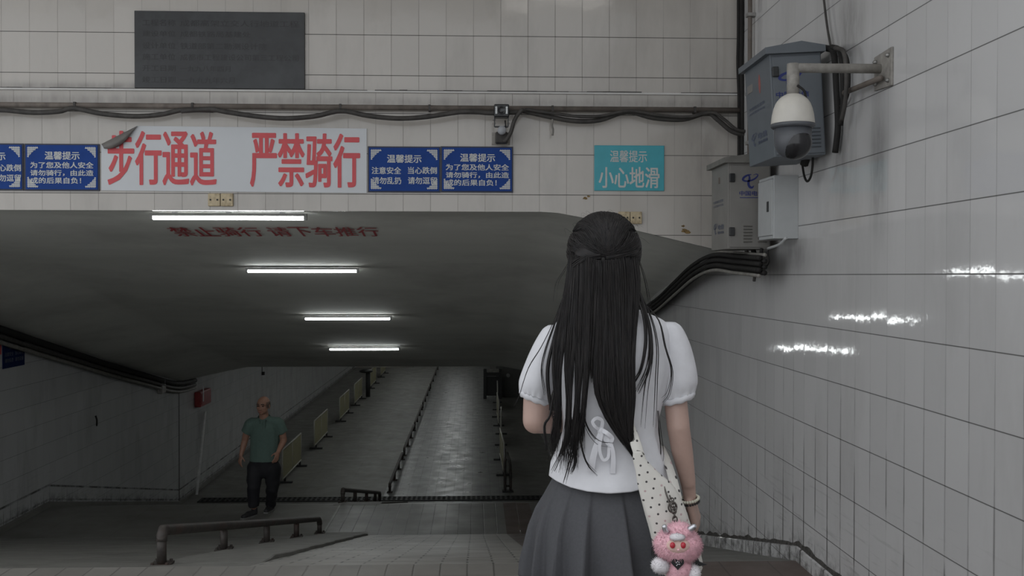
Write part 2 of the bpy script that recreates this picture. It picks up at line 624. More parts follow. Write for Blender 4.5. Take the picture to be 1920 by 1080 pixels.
# solids merged into one skin
def capsule(mb, a, ra, b, rb, flat=(1, 1), ref=None, ends=(True, True), n=16):
    a, b = V(a), V(b)
    d = (b - a)
    L = d.length
    d = d / L if L > 1e-9 else V((0, 0, 1))
    if ref is None:
        ref = V((1, 0, 0)) if abs(d.x) < .8 else V((0, 1, 0))
    e1 = V(ref) - d * V(ref).dot(d)
    e1.normalize()
    e2 = d.cross(e1)
    rings = []

    def ring(c, r):
        rings.append([c + e1 * r * flat[0] * math.cos(2 * PI * k / n) + e2 * r * flat[1] * math.sin(2 * PI * k / n) for k in range(n)])
    if ends[0]:
        for t in (.05, .3, .55, .8):
            ang = PI / 2 * (1 - t)
            ring(a - d * ra * math.sin(ang) * min(flat), ra * math.cos(ang))
    ring(a, ra)
    ring(b, rb)
    if ends[1]:
        for t in (.8, .55, .3, .05):
            ang = PI / 2 * (1 - t)
            ring(b + d * rb * math.sin(ang) * min(flat), rb * math.cos(ang))
    mb.loft(rings)


def blob(mb, name, m, parent, voxel=.005, sm=6, disp=None, cut=None, push=None):
    off = ORG.get(parent.name, V((0, 0, 0))) if parent else V((0, 0, 0))
    me = mb.mesh(name, [m])
    ob = bpy.data.objects.new(name + '_raw', me)
    COL.objects.link(ob)
    r = ob.modifiers.new('r', 'REMESH')
    r.mode = 'VOXEL'
    r.voxel_size = voxel
    s_ = ob.modifiers.new('s', 'SMOOTH')
    s_.factor = .5
    s_.iterations = sm
    bpy.context.view_layer.update()
    dg = bpy.context.evaluated_depsgraph_get()
    me2 = bpy.data.meshes.new_from_object(ob.evaluated_get(dg))
    bpy.data.objects.remove(ob)
    bm = bmesh.new()
    bm.from_mesh(me2)
    if push:
        for v in bm.verts:
            v.co = push(v.co)
    if disp:
        bm.normal_update()
        for v in bm.verts:
            v.co += v.normal * disp(v.co)
    if cut:
        for co, no in cut:
            g = bm.verts[:] + bm.edges[:] + bm.faces[:]
            bmesh.ops.bisect_plane(bm, geom=g, plane_co=co, plane_no=no, clear_outer=True)
    for v in bm.verts:
        v.co -= off
    for f in bm.faces:
        f.smooth = True
    bm.to_mesh(me2)
    bm.free()
    me2.name = name
    me2.materials.clear()
    me2.materials.append(m)
    o = bpy.data.objects.new(name, me2)
    COL.objects.link(o)
    if parent:
        o.parent = parent
    ORG[o.name] = off
    return o


# ================================================================== the setting
def struct(mb, name, m, label, cat, smooth=False):
    o = mb.build(name, m, None, smooth)
    return tag(o, label, cat, kind='structure')


# floor
XC = [XL, -1.94, -1.35, .42, .80, XR]
YC = [-5, 2.95, 4.3, 6.1, 12.8, 14.55, 20.9, 57]
fm = ['landing', 'paver', 'paver_low', 'screed', 'far_floor', 'red_border', 'strip']
FI = {k: i for i, k in enumerate(fm)}
mb = MB()
for j in range(len(YC) - 1):
    for i in range(len(XC) - 1):
        x0, x1, y0, y1 = XC[i], XC[i + 1], YC[j], YC[j + 1]
        if y1 <= 6.1:
            k = 'landing' if i in (0, 1, 2) else 'red_border'
        elif y1 <= 12.8:
            k = ('screed', 'strip', 'paver', 'red_border', 'screed')[i]
        elif y1 <= 14.55:
            k = ('screed', 'paver_low', 'paver_low', 'red_border', 'screed')[i]
        elif y1 <= 20.9:
            k = ('screed', 'strip', 'paver_low', 'red_border', 'screed')[i]
        else:
            k = ('screed', 'far_floor', 'far_floor', 'far_floor', 'screed')[i]
        mb.add([(x0, y0, FZ(y0)), (x1, y0, FZ(y0)), (x1, y1, FZ(y1)), (x0, y1, FZ(y1))], [(0, 1, 2, 3)], FI[k])
for y in YC:
    pass
struct(mb, 'floor', [M[k] for k in fm], 'grey paved ramps and landings descending into the underpass', 'floor')
# raised curb strips beside the ramps
for nm, y0, y1, lab in (('trim_1', 6.45, 12.95, 'raised grey concrete curb strip beside the near paved ramp'), ('trim_2', 14.5, 20.6, 'raised grey concrete curb strip beside the lower ramp')):
    mb = MB()
    lo, hi = FZ(y0), FZ(y1)
    n = 26
    rings = []
    for k in range(n + 1):
        y = y0 + (y1 - y0) * k / n
        z = FZ(y)
        t = .032 * min(1, min(k, n - k) / 2 + .1)
        w = -1.35 + .012 * math.sin(k * 2.1) + .008 * math.sin(k * 5.3)
        rings.append([V((-2.02, y, z - .03)), V((-2.02, y, z + .004)), V((-1.92, y, z + t)), V((w - .01, y, z + t)), V((w, y, z + t - .006)), V((w, y, z - .03))])
    mb.loft(rings)
    struct(mb, nm, M['strip'], lab, 'curb')

# side walls
mb = MB()
mb.box((XR, -5, -.3), (XR + .25, 57, CZ + 3.1))
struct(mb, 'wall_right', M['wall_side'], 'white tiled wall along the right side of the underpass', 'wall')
mb = MB()
mb.box((XL - .25, 7.0, -.3), (XL, 57, CZ + 3.1))
struct(mb, 'wall_left', M['wall_far'], 'dim white tiled wall along the left side of the underpass', 'wall')

# portal wall over the opening, with sloping corners
mb = MB()
edge = [(XL, .16), (-4.67, .477), (.5, .477), (.62, .470), (.80, .437), (XR, .155)]
pts = [V((x, FW, CZ + z)) for x, z in edge] + [V((XR, FW, CZ + 3.1)), V((XL, FW, CZ + 3.1))]
bk = [p + V((0, .05, 0)) for p in pts]
n = len(pts)
mb.add(pts + bk, [tuple(range(n)), tuple(range(2 * n - 1, n - 1, -1))] + [(i, n + i, n + (i + 1) % n, (i + 1) % n) for i in range(n)])
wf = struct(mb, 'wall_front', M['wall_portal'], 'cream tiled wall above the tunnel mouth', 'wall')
# brown glue residue on the tiles (a mark of the wall)
mb = MB()
for (px, py, s_) in ((1281, 424, 4), (1284, 431, 5), (1289, 436, 6), (1281, 434, 4), (1168, 412, 3), (1097, 372, 4), (1104, 368, 3)):
    c = P(px, py, FW)
    ring = []
    for k in range(9):
        a = 2 * PI * k / 9
        rr = s_ * .004 * R.uniform(.5, 1.2)
        ring.append(V((c.x + rr * 1.2 * math.cos(a), FW - .002, c.z + rr * .7 * math.sin(a))))
    mb.add(ring, [tuple(range(9))])
mb.build('stain', M['stain'], wf)
# ledge where the upper tiling starts
mb = MB()
zl = P(800, 172, FW).z
mb.box((XL, FW - .016, zl - .010), (XR, FW + .01, zl + .003))
struct(mb, 'trim_3', M['plaster'], 'thin chipped ledge across the tiled portal wall', 'ledge')
mb = MB()
x = XL
while x < XR - .12:
    L = R.uniform(.05, .3)
    if R.random() < .9:
        mb.box((x, FW - .0175, zl + .0025), (min(x + L, XR), FW + .005, zl + .0035 + R.uniform(.002, .0065)))
    x += L
tag(mb.build('trim_4', M['cable_dusty'], None), 'dark dirty crack line above the ledge on the portal wall', 'crack', kind='structure')

# tunnel ceiling
mb = MB()
xs = [XL, -5.7, -5.3, -5.0, -4.85, -4.75, -4.67, -4.6, -4.3, -3, -1.5, 0, .4, .5, .6, .7, .8, .95, 1.2, 1.6, XR]
ys = sorted({7.52, 21.2, 25, 35, 45, 57, 8.4, 11.04, 14.1, 17.3, 20.9} | {8.0 + .25 * k for k in range(53)})
mb.loft([[V((x, y, CEZ(x, y))) for x in xs] for y in ys], closed=False)
mb.loft([[V((x, y, CEZ(x, y) + .3)) for x in (XL, XR)] for y in ys], closed=False)
ce = struct(mb, 'ceiling', M['ceiling'], 'grey painted concrete ceiling sloping down into the tunnel', 'ceiling', True)
mb = MB()
mb.box((XL, 3.0, CZ + 3.1), (XR, FW + .2, CZ + 3.3))
struct(mb, 'ceiling_lobby', M['plaster'], 'high white ceiling over the entrance ramp', 'ceiling')
mb = MB()
mb.box((XL, 56.7, -.3), (XR, 57, CZ))  # unseen, added to block sky light from the open far end
struct(mb, 'wall_skyblock', M['wall_portal'], 'unseen wall added to keep sky light out of the tunnel end', 'wall')
# end wall of the right hand lane
mb = MB()
mb.box((.86, 39, -.05), (XR, 39.3, CZ - 1.8))
ew = struct(mb, 'wall_end', mat('dark end wall', (.10, .10, .095), .7), 'dark wall closing the lane behind the row of barriers', 'wall')
mb = MB()
c = P(953, 704, 38.96)
mb.lathe(c, [(.001, .05), (.07, .05), (.075, .03), (.075, -.02)], 20, 'Y')  # plain pale disc fixed to the end wall
tag(mb.build('wall_disc', M['lamp_metal']), 'small round pale disc on the dark end wall', 'lamp')

# baseboards
for nm, X, sg, lab in (('baseboard_right', XR, -1, 'white plinth tiles at the foot of the right wall'), ('baseboard_left', XL, 1, 'plinth tiles at the foot of the left wall')):
    mb = MB()
    ys_ = [-5, 2.95, 4.3, 6.1, 12.8, 14.55, 20.9, 57]
    th, hh = (.02, .085) if sg < 0 else (.05, .06)
    mb.loft([[V((X, y, FZ(y) - .05)), V((X + sg * th, y, FZ(y) - .05)), V((X + sg * th, y, FZ(y) + hh)), V((X, y, FZ(y) + hh + .012))] for y in ys_])
    struct(mb, nm, M['wall_side'] if sg < 0 else M['screed'], lab, 'baseboard')
# rough black cement seam above the right plinth
mb = MB()
rings = []
for k in range(160):
    y = 5.0 + k * .05
    z = FZ(y)
    a, b = .075 + .012 * noise.noise(V((y * 9, 0, 1))), .11 + .03 * noise.noise(V((y * 6, 3, 1)))
    rings.append([V((XR - .001, y, z + a)), V((XR - .012, y, z + a + .002)), V((XR - .007, y, z + b)), V((XR - .001, y, z + b + .006))])
mb.loft(rings)
struct(mb, 'trim_5', mat('dirty cement', (.06, .056, .05), .9, var=.5, scale=30), 'rough dirty cement seam above the right plinth', 'seam')

mb = MB()
mb.box((XL, 20.88, FZ(20.9)), (XL + .004, 20.93, CEZ(XL, 20.9)))
struct(mb, 'trim_6', M['cable_dusty'], 'dark upright expansion joint in the dim left wall', 'joint')
# drain grate across the bottom
g = thing('drain_grate', 'long dark drain grate crossing the floor at the ramp foot', 'grate', (0, 21.1, 0))
mb = MB()
mb.box((-5.75, 21.06, .001), (XR - .06, 21.46, .004))
mb.build('channel', M['pit'], g)
mb = MB()
for k in range(3):
    y = 21.07 + k * .17
    mb.box((-5.75, y, .003), (XR - .06, y + .035, .016))
k = 0
x = -5.75
while x < XR - .1:
    mb.box((x, 21.07, .003), (x + .045, 21.445, .015))
    x += .105
mb.build('grille', M['grate'], g)

# ================================================================== tunnel lamps
def make_lamp(lobby=False):
    t = thing('tube_lamp', '', 'lamp', (0, 0, 0), 'tube lamps under the ceiling')
    mb = MB()
    mb.box((-.59, -.026, -.032), (.59, .026, -.008))
    mb.build('housing', M['lamp_metal'], t, bevel=.006)
    for x in (-.42, 0, .42):
        MB().box((x - .02, -.012, -.016), (x + .02, .012, 0)).build('mounting_clip', M['silver'], t)
    mb = MB()
    mb.tube([(-.585, 0, -.0465), (.585, 0, -.0465)], .0145, 12)
    mb.build('tube', M['tube_lobby'] if lobby else M['tube'], t, True)
    for sx in (-1, 1):
        MB().box((sx * .6 - .012, -.02, -.062), (sx * .6 + .012, .02, -.010)).build('end_cap', M['lamp_metal'], t, bevel=.003)
    return t


lamp0 = make_lamp()
LABS = ['lit white tube lamp just under the lintel, above the red ceiling lettering', 'lit white tube lamp on the sloping ceiling below the red lettering',
        'third lit tube lamp down the sloping ceiling from the lintel', 'lit tube lamp low on the sloping ceiling above the walking man',
        'unlit slim tube lamp at the bottom edge of the sloping ceiling']
spec = [(429, 398, 8.0), (567, 498, 11.04), (652, 590, 14.1), (683, 647, 17.3), (719, 684, 20.75)]
for k, (px, py, Y) in enumerate(spec):
    o = lamp0 if k == 0 else copy_tree(lamp0)
    p = P(px, py, Y)
    o.location = (p.x, Y, CEZ(p.x, Y) - .002)
    o['label'] = LABS[k]
    if k == 4:
        o.location.y = 20.93
        o.scale.z = .75
        for c in o.children:
            if c.name.startswith('tube'):
                c.data = c.data.copy()
                c.data.materials[0] = M['dome_white']
    if k < 4:
        sl = (prof(CPROF, Y + .1) - prof(CPROF, Y - .1)) / .2
        o.rotation_euler.x = math.atan(sl) * .5
        o.location.z -= .006
for k in range(20):  # unseen tubes in two rows, added to brighten the flat tunnel
    o = copy_tree(lamp0)
    Y = 23.2 + 3.4 * (k // 2)
    X = (-3.2, -.9)[k % 2]
    o.location = (X, Y, CEZ(X, Y) - .002)
    for c in o.children:
        if c.name.startswith('tube'):
            if k == 0:
                fill_tube = c.data.copy()
                fill_tube.materials[0] = M['tube_fill']
            c.data = fill_tube
    o.rotation_euler.x = 0
    o['label'] = 'tube lamp on the flat tunnel ceiling beyond the slope'
    o['group'] = 'tube lamps along the flat tunnel'
lob = make_lamp(True)
for k, (x, y) in enumerate(((-4.6, 4.4), (-1.6, 4.8), (.9, 3.7))):
    o = lob if k == 0 else copy_tree(lob)
    o.location = (x, y, CZ + 3.1)
    o['label'] = 'tube lamp on the high ceiling over the entrance ramp'
    o['group'] = 'tube lamps over the entrance ramp'

# ================================================================== on the portal wall
def rect(px0, py0, px1, py1, Y):
    a, b = P(px0, py1, Y), P(px1, py0, Y)
    m1, m2 = P(px1, py1, Y), P(px0, py0, Y)
    return a.x, b.x, (a.z + m1.z) / 2, (b.z + m2.z) / 2


# stone plaque
x0, x1, z0, z1 = rect(254, 23, 572, 167, FW)
t = thing('stone_plaque', 'dark stone plaque engraved with rows of characters, high on the wall', 'plaque', ((x0 + x1) / 2, FW, z0))
mb = MB()
mb.box((x0, FW - .022, z0), (x1, FW - .0005, z1))
mb.build('slab', M['stone'], t, bevel=.003)
mb = MB()
Y = FW - .0235
rows = [('工程名称', '成都高架立交人行地道工程', 36, 48, 560), ('建设单位', '成都铁路局基建处', 57, 68, 470), ('设计单位', '铁道部第二勘测设计院', 79, 91, 500),
        ('施工单位', '成都市工程建设公司第三工程公司', 100, 112, 560), ('开工日期', '一九九八年四月', 122, 133, 432), ('竣工日期', '一九九九年六月', 143, 155, 440)]
for a, b, y0, y1, xe in rows:
    front_text(mb, a, 267, y0, 329, y1, Y, .006)
    front_text(mb, b, 338, y0 + 1, xe, y1 + 1, Y, .004)
mb.build('lettering', M['engraved'], t)


def blue_sign(name, px0, py0, px1, py1, lines, label):
    x0, x1, z0, z1 = rect(px0, py0, px1, py1, FW)
    t = thing('notice_sign', label, 'sign', ((x0 + x1) / 2, FW, z0), 'blue notice signs on the portal wall')
    mb = MB()
    mb.box((x0, FW - .012, z0), (x1, FW + .001, z1))
    mb.build('backing', M['sign_edge'], t)
    mb = MB()
    e = .010
    mb.box((x0 + e, FW - .016, z0 + e), (x1 - e, FW - .010, z1 - e))
    mb.build('panel', M['blue_sign'], t)
    mb = MB()
    for (b, bx0, by0, bx1, by1) in lines:
        front_text(mb, b, bx0, by0, bx1, by1, FW - .0175, .02)
    mb.build('lettering', M['sign_white'], t)
    for cx, sx in ((x0 + .022, 1), (x1 - .022, -1)):
        for cz, sz in ((z0 + .022, 1), (z1 - .022, -1)):
            mb = MB()
            A = .078
            # filigree wedge: curls between two legs and a hollow arc
            for q in range(6):
                a0 = .006 + q * .0125
                ln = A * (1 - q / 6.5) ** 1.6
                mb.box((min(cx, cx + sx * ln), FW - .0185, min(cz + sz * a0, cz + sz * (a0 + .0075))), (max(cx, cx + sx * ln), FW - .0165, max(cz + sz * a0, cz + sz * (a0 + .0075))))
            for q in range(6):
                a0 = .006 + q * .0125
                ln = A * (1 - q / 6.5) ** 1.6
                mb.box((min(cx + sx * a0, cx + sx * (a0 + .005)), FW - .0184, min(cz, cz + sz * ln)), (max(cx + sx * a0, cx + sx * (a0 + .005)), FW - .0165, max(cz, cz + sz * ln)))
            mb.build('corner_ornament', M['sign_white'], t)
    return t


def ride_lines(ox, oy):
    return [('温馨提示', 84 + ox, 284 + oy, 149 + ox, 299 + oy), ('为了您及他人安全', 57 + ox, 303.5 + oy, 175 + ox, 315 + oy),
            ('请勿骑行，由此造', 57 + ox, 318.5 + oy, 175 + ox, 329.5 + oy), ('成的后果自负！', 57 + ox, 332.5 + oy, 152 + ox, 344 + oy)]


def care_lines(ox, oy):
    return [('温馨提示', 726 + ox, 290 + oy, 790 + ox, 305 + oy), ('注意安全', 697 + ox, 313 + oy, 752 + ox, 326 + oy), ('当心跌倒', 765 + ox, 313 + oy, 819 + ox, 326 + oy),
            ('请勿乱扔', 698 + ox, 332 + oy, 752 + ox, 345 + oy), ('请勿逗留', 765 + ox, 332 + oy, 819 + ox, 345 + oy)]


blue_sign('a', -92, 269, 45, 357, care_lines(-780, -5), 'blue notice with white characters cut off by the photo edge')
blue_sign('b', 47.5, 270, 187, 358, ride_lines(0, 0), 'blue notice of four text lines touching the curled end of the white banner')
blue_sign('c', 690, 275, 826, 361, care_lines(0, 0), 'blue notice with paired short phrases touching the straight end of the banner')
blue_sign('d', 826.5, 275, 962, 361, ride_lines(779, 4), 'blue notice of four text lines under the small boxy spotlight')

# teal sign
x0, x1, z0, z1 = rect(1114, 273, 1245, 358, FW)
t = thing('floor_warning_sign', 'pale teal sign with two white text lines, alone beside the junction boxes', 'sign', ((x0 + x1) / 2, FW, z0))
mb = MB()
mb.box((x0, FW - .012, z0), (x1, FW + .001, z1))
mb.build('panel', M['teal_sign'], t, bevel=.003)
mb = MB()
front_text(mb, '温馨提示', 1144, 282, 1213, 304, FW - .0135, .012)
front_text(mb, '小心地滑', 1123, 313, 1236, 352, FW - .0135, .02)
mb.build('lettering', M['sign_white'], t)

# banner with a curled corner
pw = lambda px, py, d=.006: P(px, py, FW - d)
t = thing('banner', 'long white banner with big red characters and a curled corner', 'banner', (P(440, 362, FW).x, FW, P(440, 362, FW).z))
mb = MB()
out = [(190, 357), (687.5, 362), (687.5, 241), (480, 238.6), (256, 236), (190, 271)]
fr = [pw(a, b, .0085) for a, b in out]
bk = [p + V((0, .007, 0)) for p in fr]
n = len(fr)
mb.add(fr + bk, [tuple(range(n)), tuple(range(2 * n - 1, n - 1, -1))] + [(i, (i + 1) % n, n + (i + 1) % n, n + i) for i in range(n)])
mb.build('sheet', M['banner'], t)
mb = MB()
for word, bx0, by0, bx1, by1 in (('步行通道', 201, 246, 407, 347), ('严禁骑行', 468, 250, 676, 351)):
    n = 4
    for k, ch in enumerate(word):
        w = (bx1 - bx0) / n
        pad = .09 * w
        dy = (k * .5)
        front_text(mb, ch, bx0 + k * w + pad * .5, by0 + dy, bx0 + (k + 1) * w - pad * .5, by1 - 1.5 + dy, FW - .0095, .036)
mb.build('lettering', M['red_text'], t)
mb = MB()
A, B = V((190, 270, 0)), V((257, 236, 0))
rings = []
for k in range(11):
    s_ = k / 10
    ring = []
    e = A.lerp(B, s_)
    dep = 23 * (math.sin(PI * min(1, s_ * .9 + .12)) ** .8) * (1 - s_ * .55)
    for j in range(9):
        a = PI * 1.15 * j / 8
        u = dep * (1 - math.cos(a)) / 2
        lift = .012 + .06 * (dep / 23) * math.sin(min(a, PI)) + .012 * j / 8
        ring.append(P(e.x + u * .52, e.y + u * .86, FW - lift))
    rings.append(ring)
mb.loft(rings, closed=False)
mb.build('curled_corner', M['banner_back'], t, True)

# small yellowed junction plates
for (px0, py0, px1, py1, lab) in ((391, 363, 438, 387, 'yellowed blank double plate under the white banner'), (1159, 397, 1203, 420, 'yellowed blank double plate on the tunnel corner beside the woman')):
    x0, x1, z0, z1 = rect(px0, py0, px1, py1, FW)
    t = thing('junction_plate', lab, 'junction box', ((x0 + x1) / 2, FW, z0), 'yellowed junction plates')
    xm = (x0 + x1) / 2
    for a, b in ((x0, xm - .002), (xm + .002, x1)):
        mb = MB()
        mb.box((a, FW - .022, z0), (b, FW + .001, z1))
        q = mb.build('cover', M['yellow_plate'], t, bevel=.006)
        for sx in (a + .02, b - .02):
            MB().lathe((sx, FW - .022, (z0 + z1) / 2), [(.001, .003), (.007, .003), (.007, -.002)], 10, 'Y').build('screw', M['screw'], q)


def wall_tube(mb, pts, r, dep, n=5, taper=None):
    mb.tube(smooth_path([P(px, py, FW - dep) for px, py in pts], n), r, 8)


# conduit and draped cables
mb = MB()
zc = P(700, 203.5, FW).z
mb.tube([(XL, FW - .045, zc), (XR - .02, FW - .045, zc)], .02, 12)
t = thing('conduit_pipe', 'long dusty brown conduit running straight across the portal wall', 'pipe', (0, FW, zc))
mb.build('pipe', M['pipe_brown'], t, True)
for px in (146, 365, 640, 806, 1035, 1300):
    p = P(px, 203, FW)
    MB().box((p.x - .008, FW - .068, zc - .024), (p.x + .008, FW + .001, zc + .022)).build('clamp', M['cable_dusty'], t)
CABS = [
    ([(-640, 198), (-560, 210), (-470, 199), (-380, 211), (-290, 200), (-200, 211), (-120, 202), (-60, 209), (0, 206), (60, 211), (110, 209), (138, 203), (190, 213), (250, 218), (300, 215), (345, 206), (400, 207)], .018, .086, 'thick black cable sagging above the blue notices'),
    ([(340, 208), (395, 205), (425, 210), (480, 218), (535, 222), (590, 218), (640, 208), (690, 217), (745, 222), (800, 219), (872, 209), (920, 212), (978, 210)], .018, .126, 'thick black cable sagging above the white banner'),
    ([(978, 207), (1030, 219), (1080, 227), (1125, 225), (1175, 210), (1225, 221), (1280, 224), (1325, 212), (1345, 224), (1372, 246), (1398, 252), (1418, 249)], .018, .086, 'thick black cable sagging between the spotlight and the wall corner'),
    ([(985, 205), (1040, 213), (1090, 219), (1130, 217), (1180, 208), (1235, 216), (1290, 219), (1335, 211), (1358, 224), (1384, 244), (1416, 246)], .012, .122, 'thinner cable running just above the sagging cable near the teal sign'),
]
for pts, r, dep, lab in CABS:
    mb = MB()
    wall_tube(mb, pts, r, dep)
    tag(mb.build('cable', M['cable_dusty'], None, True), lab, 'cable', 'cables draped along the portal wall')
mb = MB()
wall_tube(mb, [(1033, 209), (1036, 222), (1035, 235), (1037, 244), (1036, 254)], .0075, .09)
tag(mb.build('wire_stub', M['cable_grey'], None, True), 'short grey wire end hanging from the conduit above the tiles', 'wire')

# boxy spotlight
c = P(939, 215, FW)
t = thing('wall_spotlight', 'small black boxy spotlight on a wire bracket above the blue notices', 'spotlight', (c.x, FW, c.z))
s_ = FW / F
mb = MB()
mb.box((c.x - 13.5 * s_, FW - .20, c.z - 12 * s_), (c.x + 14 * s_, FW - .10, c.z + 11.5 * s_))
mb.build('housing', M['black_plastic'], t, bevel=.008)
for sx in (-9.5, 9.5):
    for k in range(4):
        MB().lathe((c.x + sx * s_, FW - .20, c.z + (5 - k * 3.3) * s_), [(.001, .005), (.0075, .004), (.0085, -.002)], 10, 'Y').build('led', M['led'], t)
mb = MB()
mb.lathe((c.x, FW - .2, c.z), [(.001, .002), (.026, .002), (.03, .006), (.034, -.003)], 20, 'Y')
mb.build('lens', M['dark_lens'], t, True)
mb = MB()
z_b = P(939, 243, FW).z
for sx in (-1, 1):
    mb.box((c.x + sx * 12.5 * s_ - .004, FW - .16, z_b), (c.x + sx * 12.5 * s_ + .004, FW - .135, c.z))
mb.box((c.x - 12.5 * s_, FW - .16, z_b - .006), (c.x + 12.5 * s_, FW - .135, z_b + .004))
mb.build('bracket', M['black_plastic'], t)
for sx in (-1, 1):
    for zz in (230, 237):
        p = P(939, zz, FW)
        MB().box((c.x + sx * 13.5 * s_ - .012, FW - .155, p.z - .006), (c.x + sx * 13.5 * s_ + .012, FW - .14, p.z + .006)).build('clip', M['dull_steel'], t)
mb = MB()
cc = P(940, 250, FW)
mb.lathe((cc.x, FW - .17, cc.z), [(.001, .01), (.03, .01), (.032, -.03), (.02, -.08)], 20, 'Y')
mb.build('hinge_disc', M['grey_disc'], t, True)
mb = MB()
a, b = P(922, 272, FW), P(956, 249, FW)
mb.box((a.x, FW - .012, a.z), (b.x, FW + .001, b.z))
mb.build('wall_plate', M['dull_steel'], t)
mb = MB()
mb.box((cc.x - .045, FW - .09, a.z + .005), (cc.x + .045, FW - .01, cc.z))
mb.build('foot', M['cable_dusty'], t, bevel=.01)
mb = MB()
mb.tube(smooth_path([P(947, 226, FW - .16), P(948, 236, FW - .17), P(948, 246, FW - .12)]), .005, 6)
mb.build('lead', M['black_plastic'], t, True)
mb = MB()
wall_tube(mb, [(980, 205), (970, 216), (963, 230), (958, 247), (951, 260), (945, 266)], .0145, .165)
tag(mb.build('flexible_hose', M['cable_dusty'], None, True), 'grey flexible hose bending from the conduit to the spotlight', 'hose', 'cables draped along the portal wall')

# vertical bundle in the corner
for k, (dx, dep, r, lab, m) in enumerate(((1385, .03, .014, 'dark vertical cable in the wall corner, first from the front wall', 'cable'), (1391, .078, .017, 'thick dark vertical cable, middle of the corner bundle', 'cable'),
                                          (1398, .035, .0145, 'dark vertical cable, last of the corner bundle beside the brown pipe', 'cable'))):
    mb = MB()
    wall_tube(mb, [(dx, -60), (dx, 60), (dx - 1, 120), (dx + 1, 180), (dx + 1, 240), (dx + 1, 300)], r, dep)
    tag(mb.build('cable', M[m], None, True), lab, 'cable', 'vertical cables in the wall corner')
mb = MB()
p0, p1 = PX(1408, -60, XR - .03), PX(1408, 300, XR - .03)
yy = p0.y
mb.tube([(XR - .035, yy, CZ + 2.4), (XR - .035, yy, CZ + .8)], .0165, 10)
t = thing('vertical_pipe', 'rusty brown vertical pipe just behind the corner cables', 'pipe', (XR, yy, CZ + .8))
mb.build('pipe', M['pipe_brown'], t, True)
for z in (1.86, 1.3, .95):
    MB().box((XR - .06, yy - .03, CZ + z - .012), (XR, yy + .03, CZ + z + .012)).build('clamp', M['steel'], t)

# ================================================================== equipment on the right wall
def logo(mb, o, u, v):
    """a horned swirl over a hook: strokes as flat ribbons in a unit box"""
    o, u, v = V(o), V(u), V(v)

    def stroke(pts, ws):
        pts = smooth_path([V((a, b, 0)) for a, b in pts], 6)
        L, Rr = [], []
        for i, p in enumerate(pts):
            d = (pts[min(i + 1, len(pts) - 1)] - pts[max(0, i - 1)]).normalized()
            nn = V((-d.y, d.x, 0))
            f = i / (len(pts) - 1) * (len(ws) - 1)
            k = min(int(f), len(ws) - 2)
            w = ws[k] + (ws[k + 1] - ws[k]) * (f - k)
            L.append(p + nn * w / 2)
            Rr.append(p - nn * w / 2)
        vs = [o + u * p.x + v * p.y for p in L + Rr]
        m = len(pts)
        mb.add(vs, [(i, i + 1, m + i + 1, m + i) for i in range(m - 1)])
    stroke([(.58, .97), (.36, .92), (.12, .78), (.03, .6), (.2, .5), (.45, .52), (.72, .62), (.92, .78), (1.0, .93), (.9, .99), (.7, .93)], [.04, .12, .15, .13, .12, .11, .11, .1, .07, .05, .02])
    stroke([(.42, .92), (.46, .7), (.4, .45), (.4, .25), (.5, .08), (.64, .06), (.74, .2)], [.08, .13, .15, .16, .17, .13, .03])


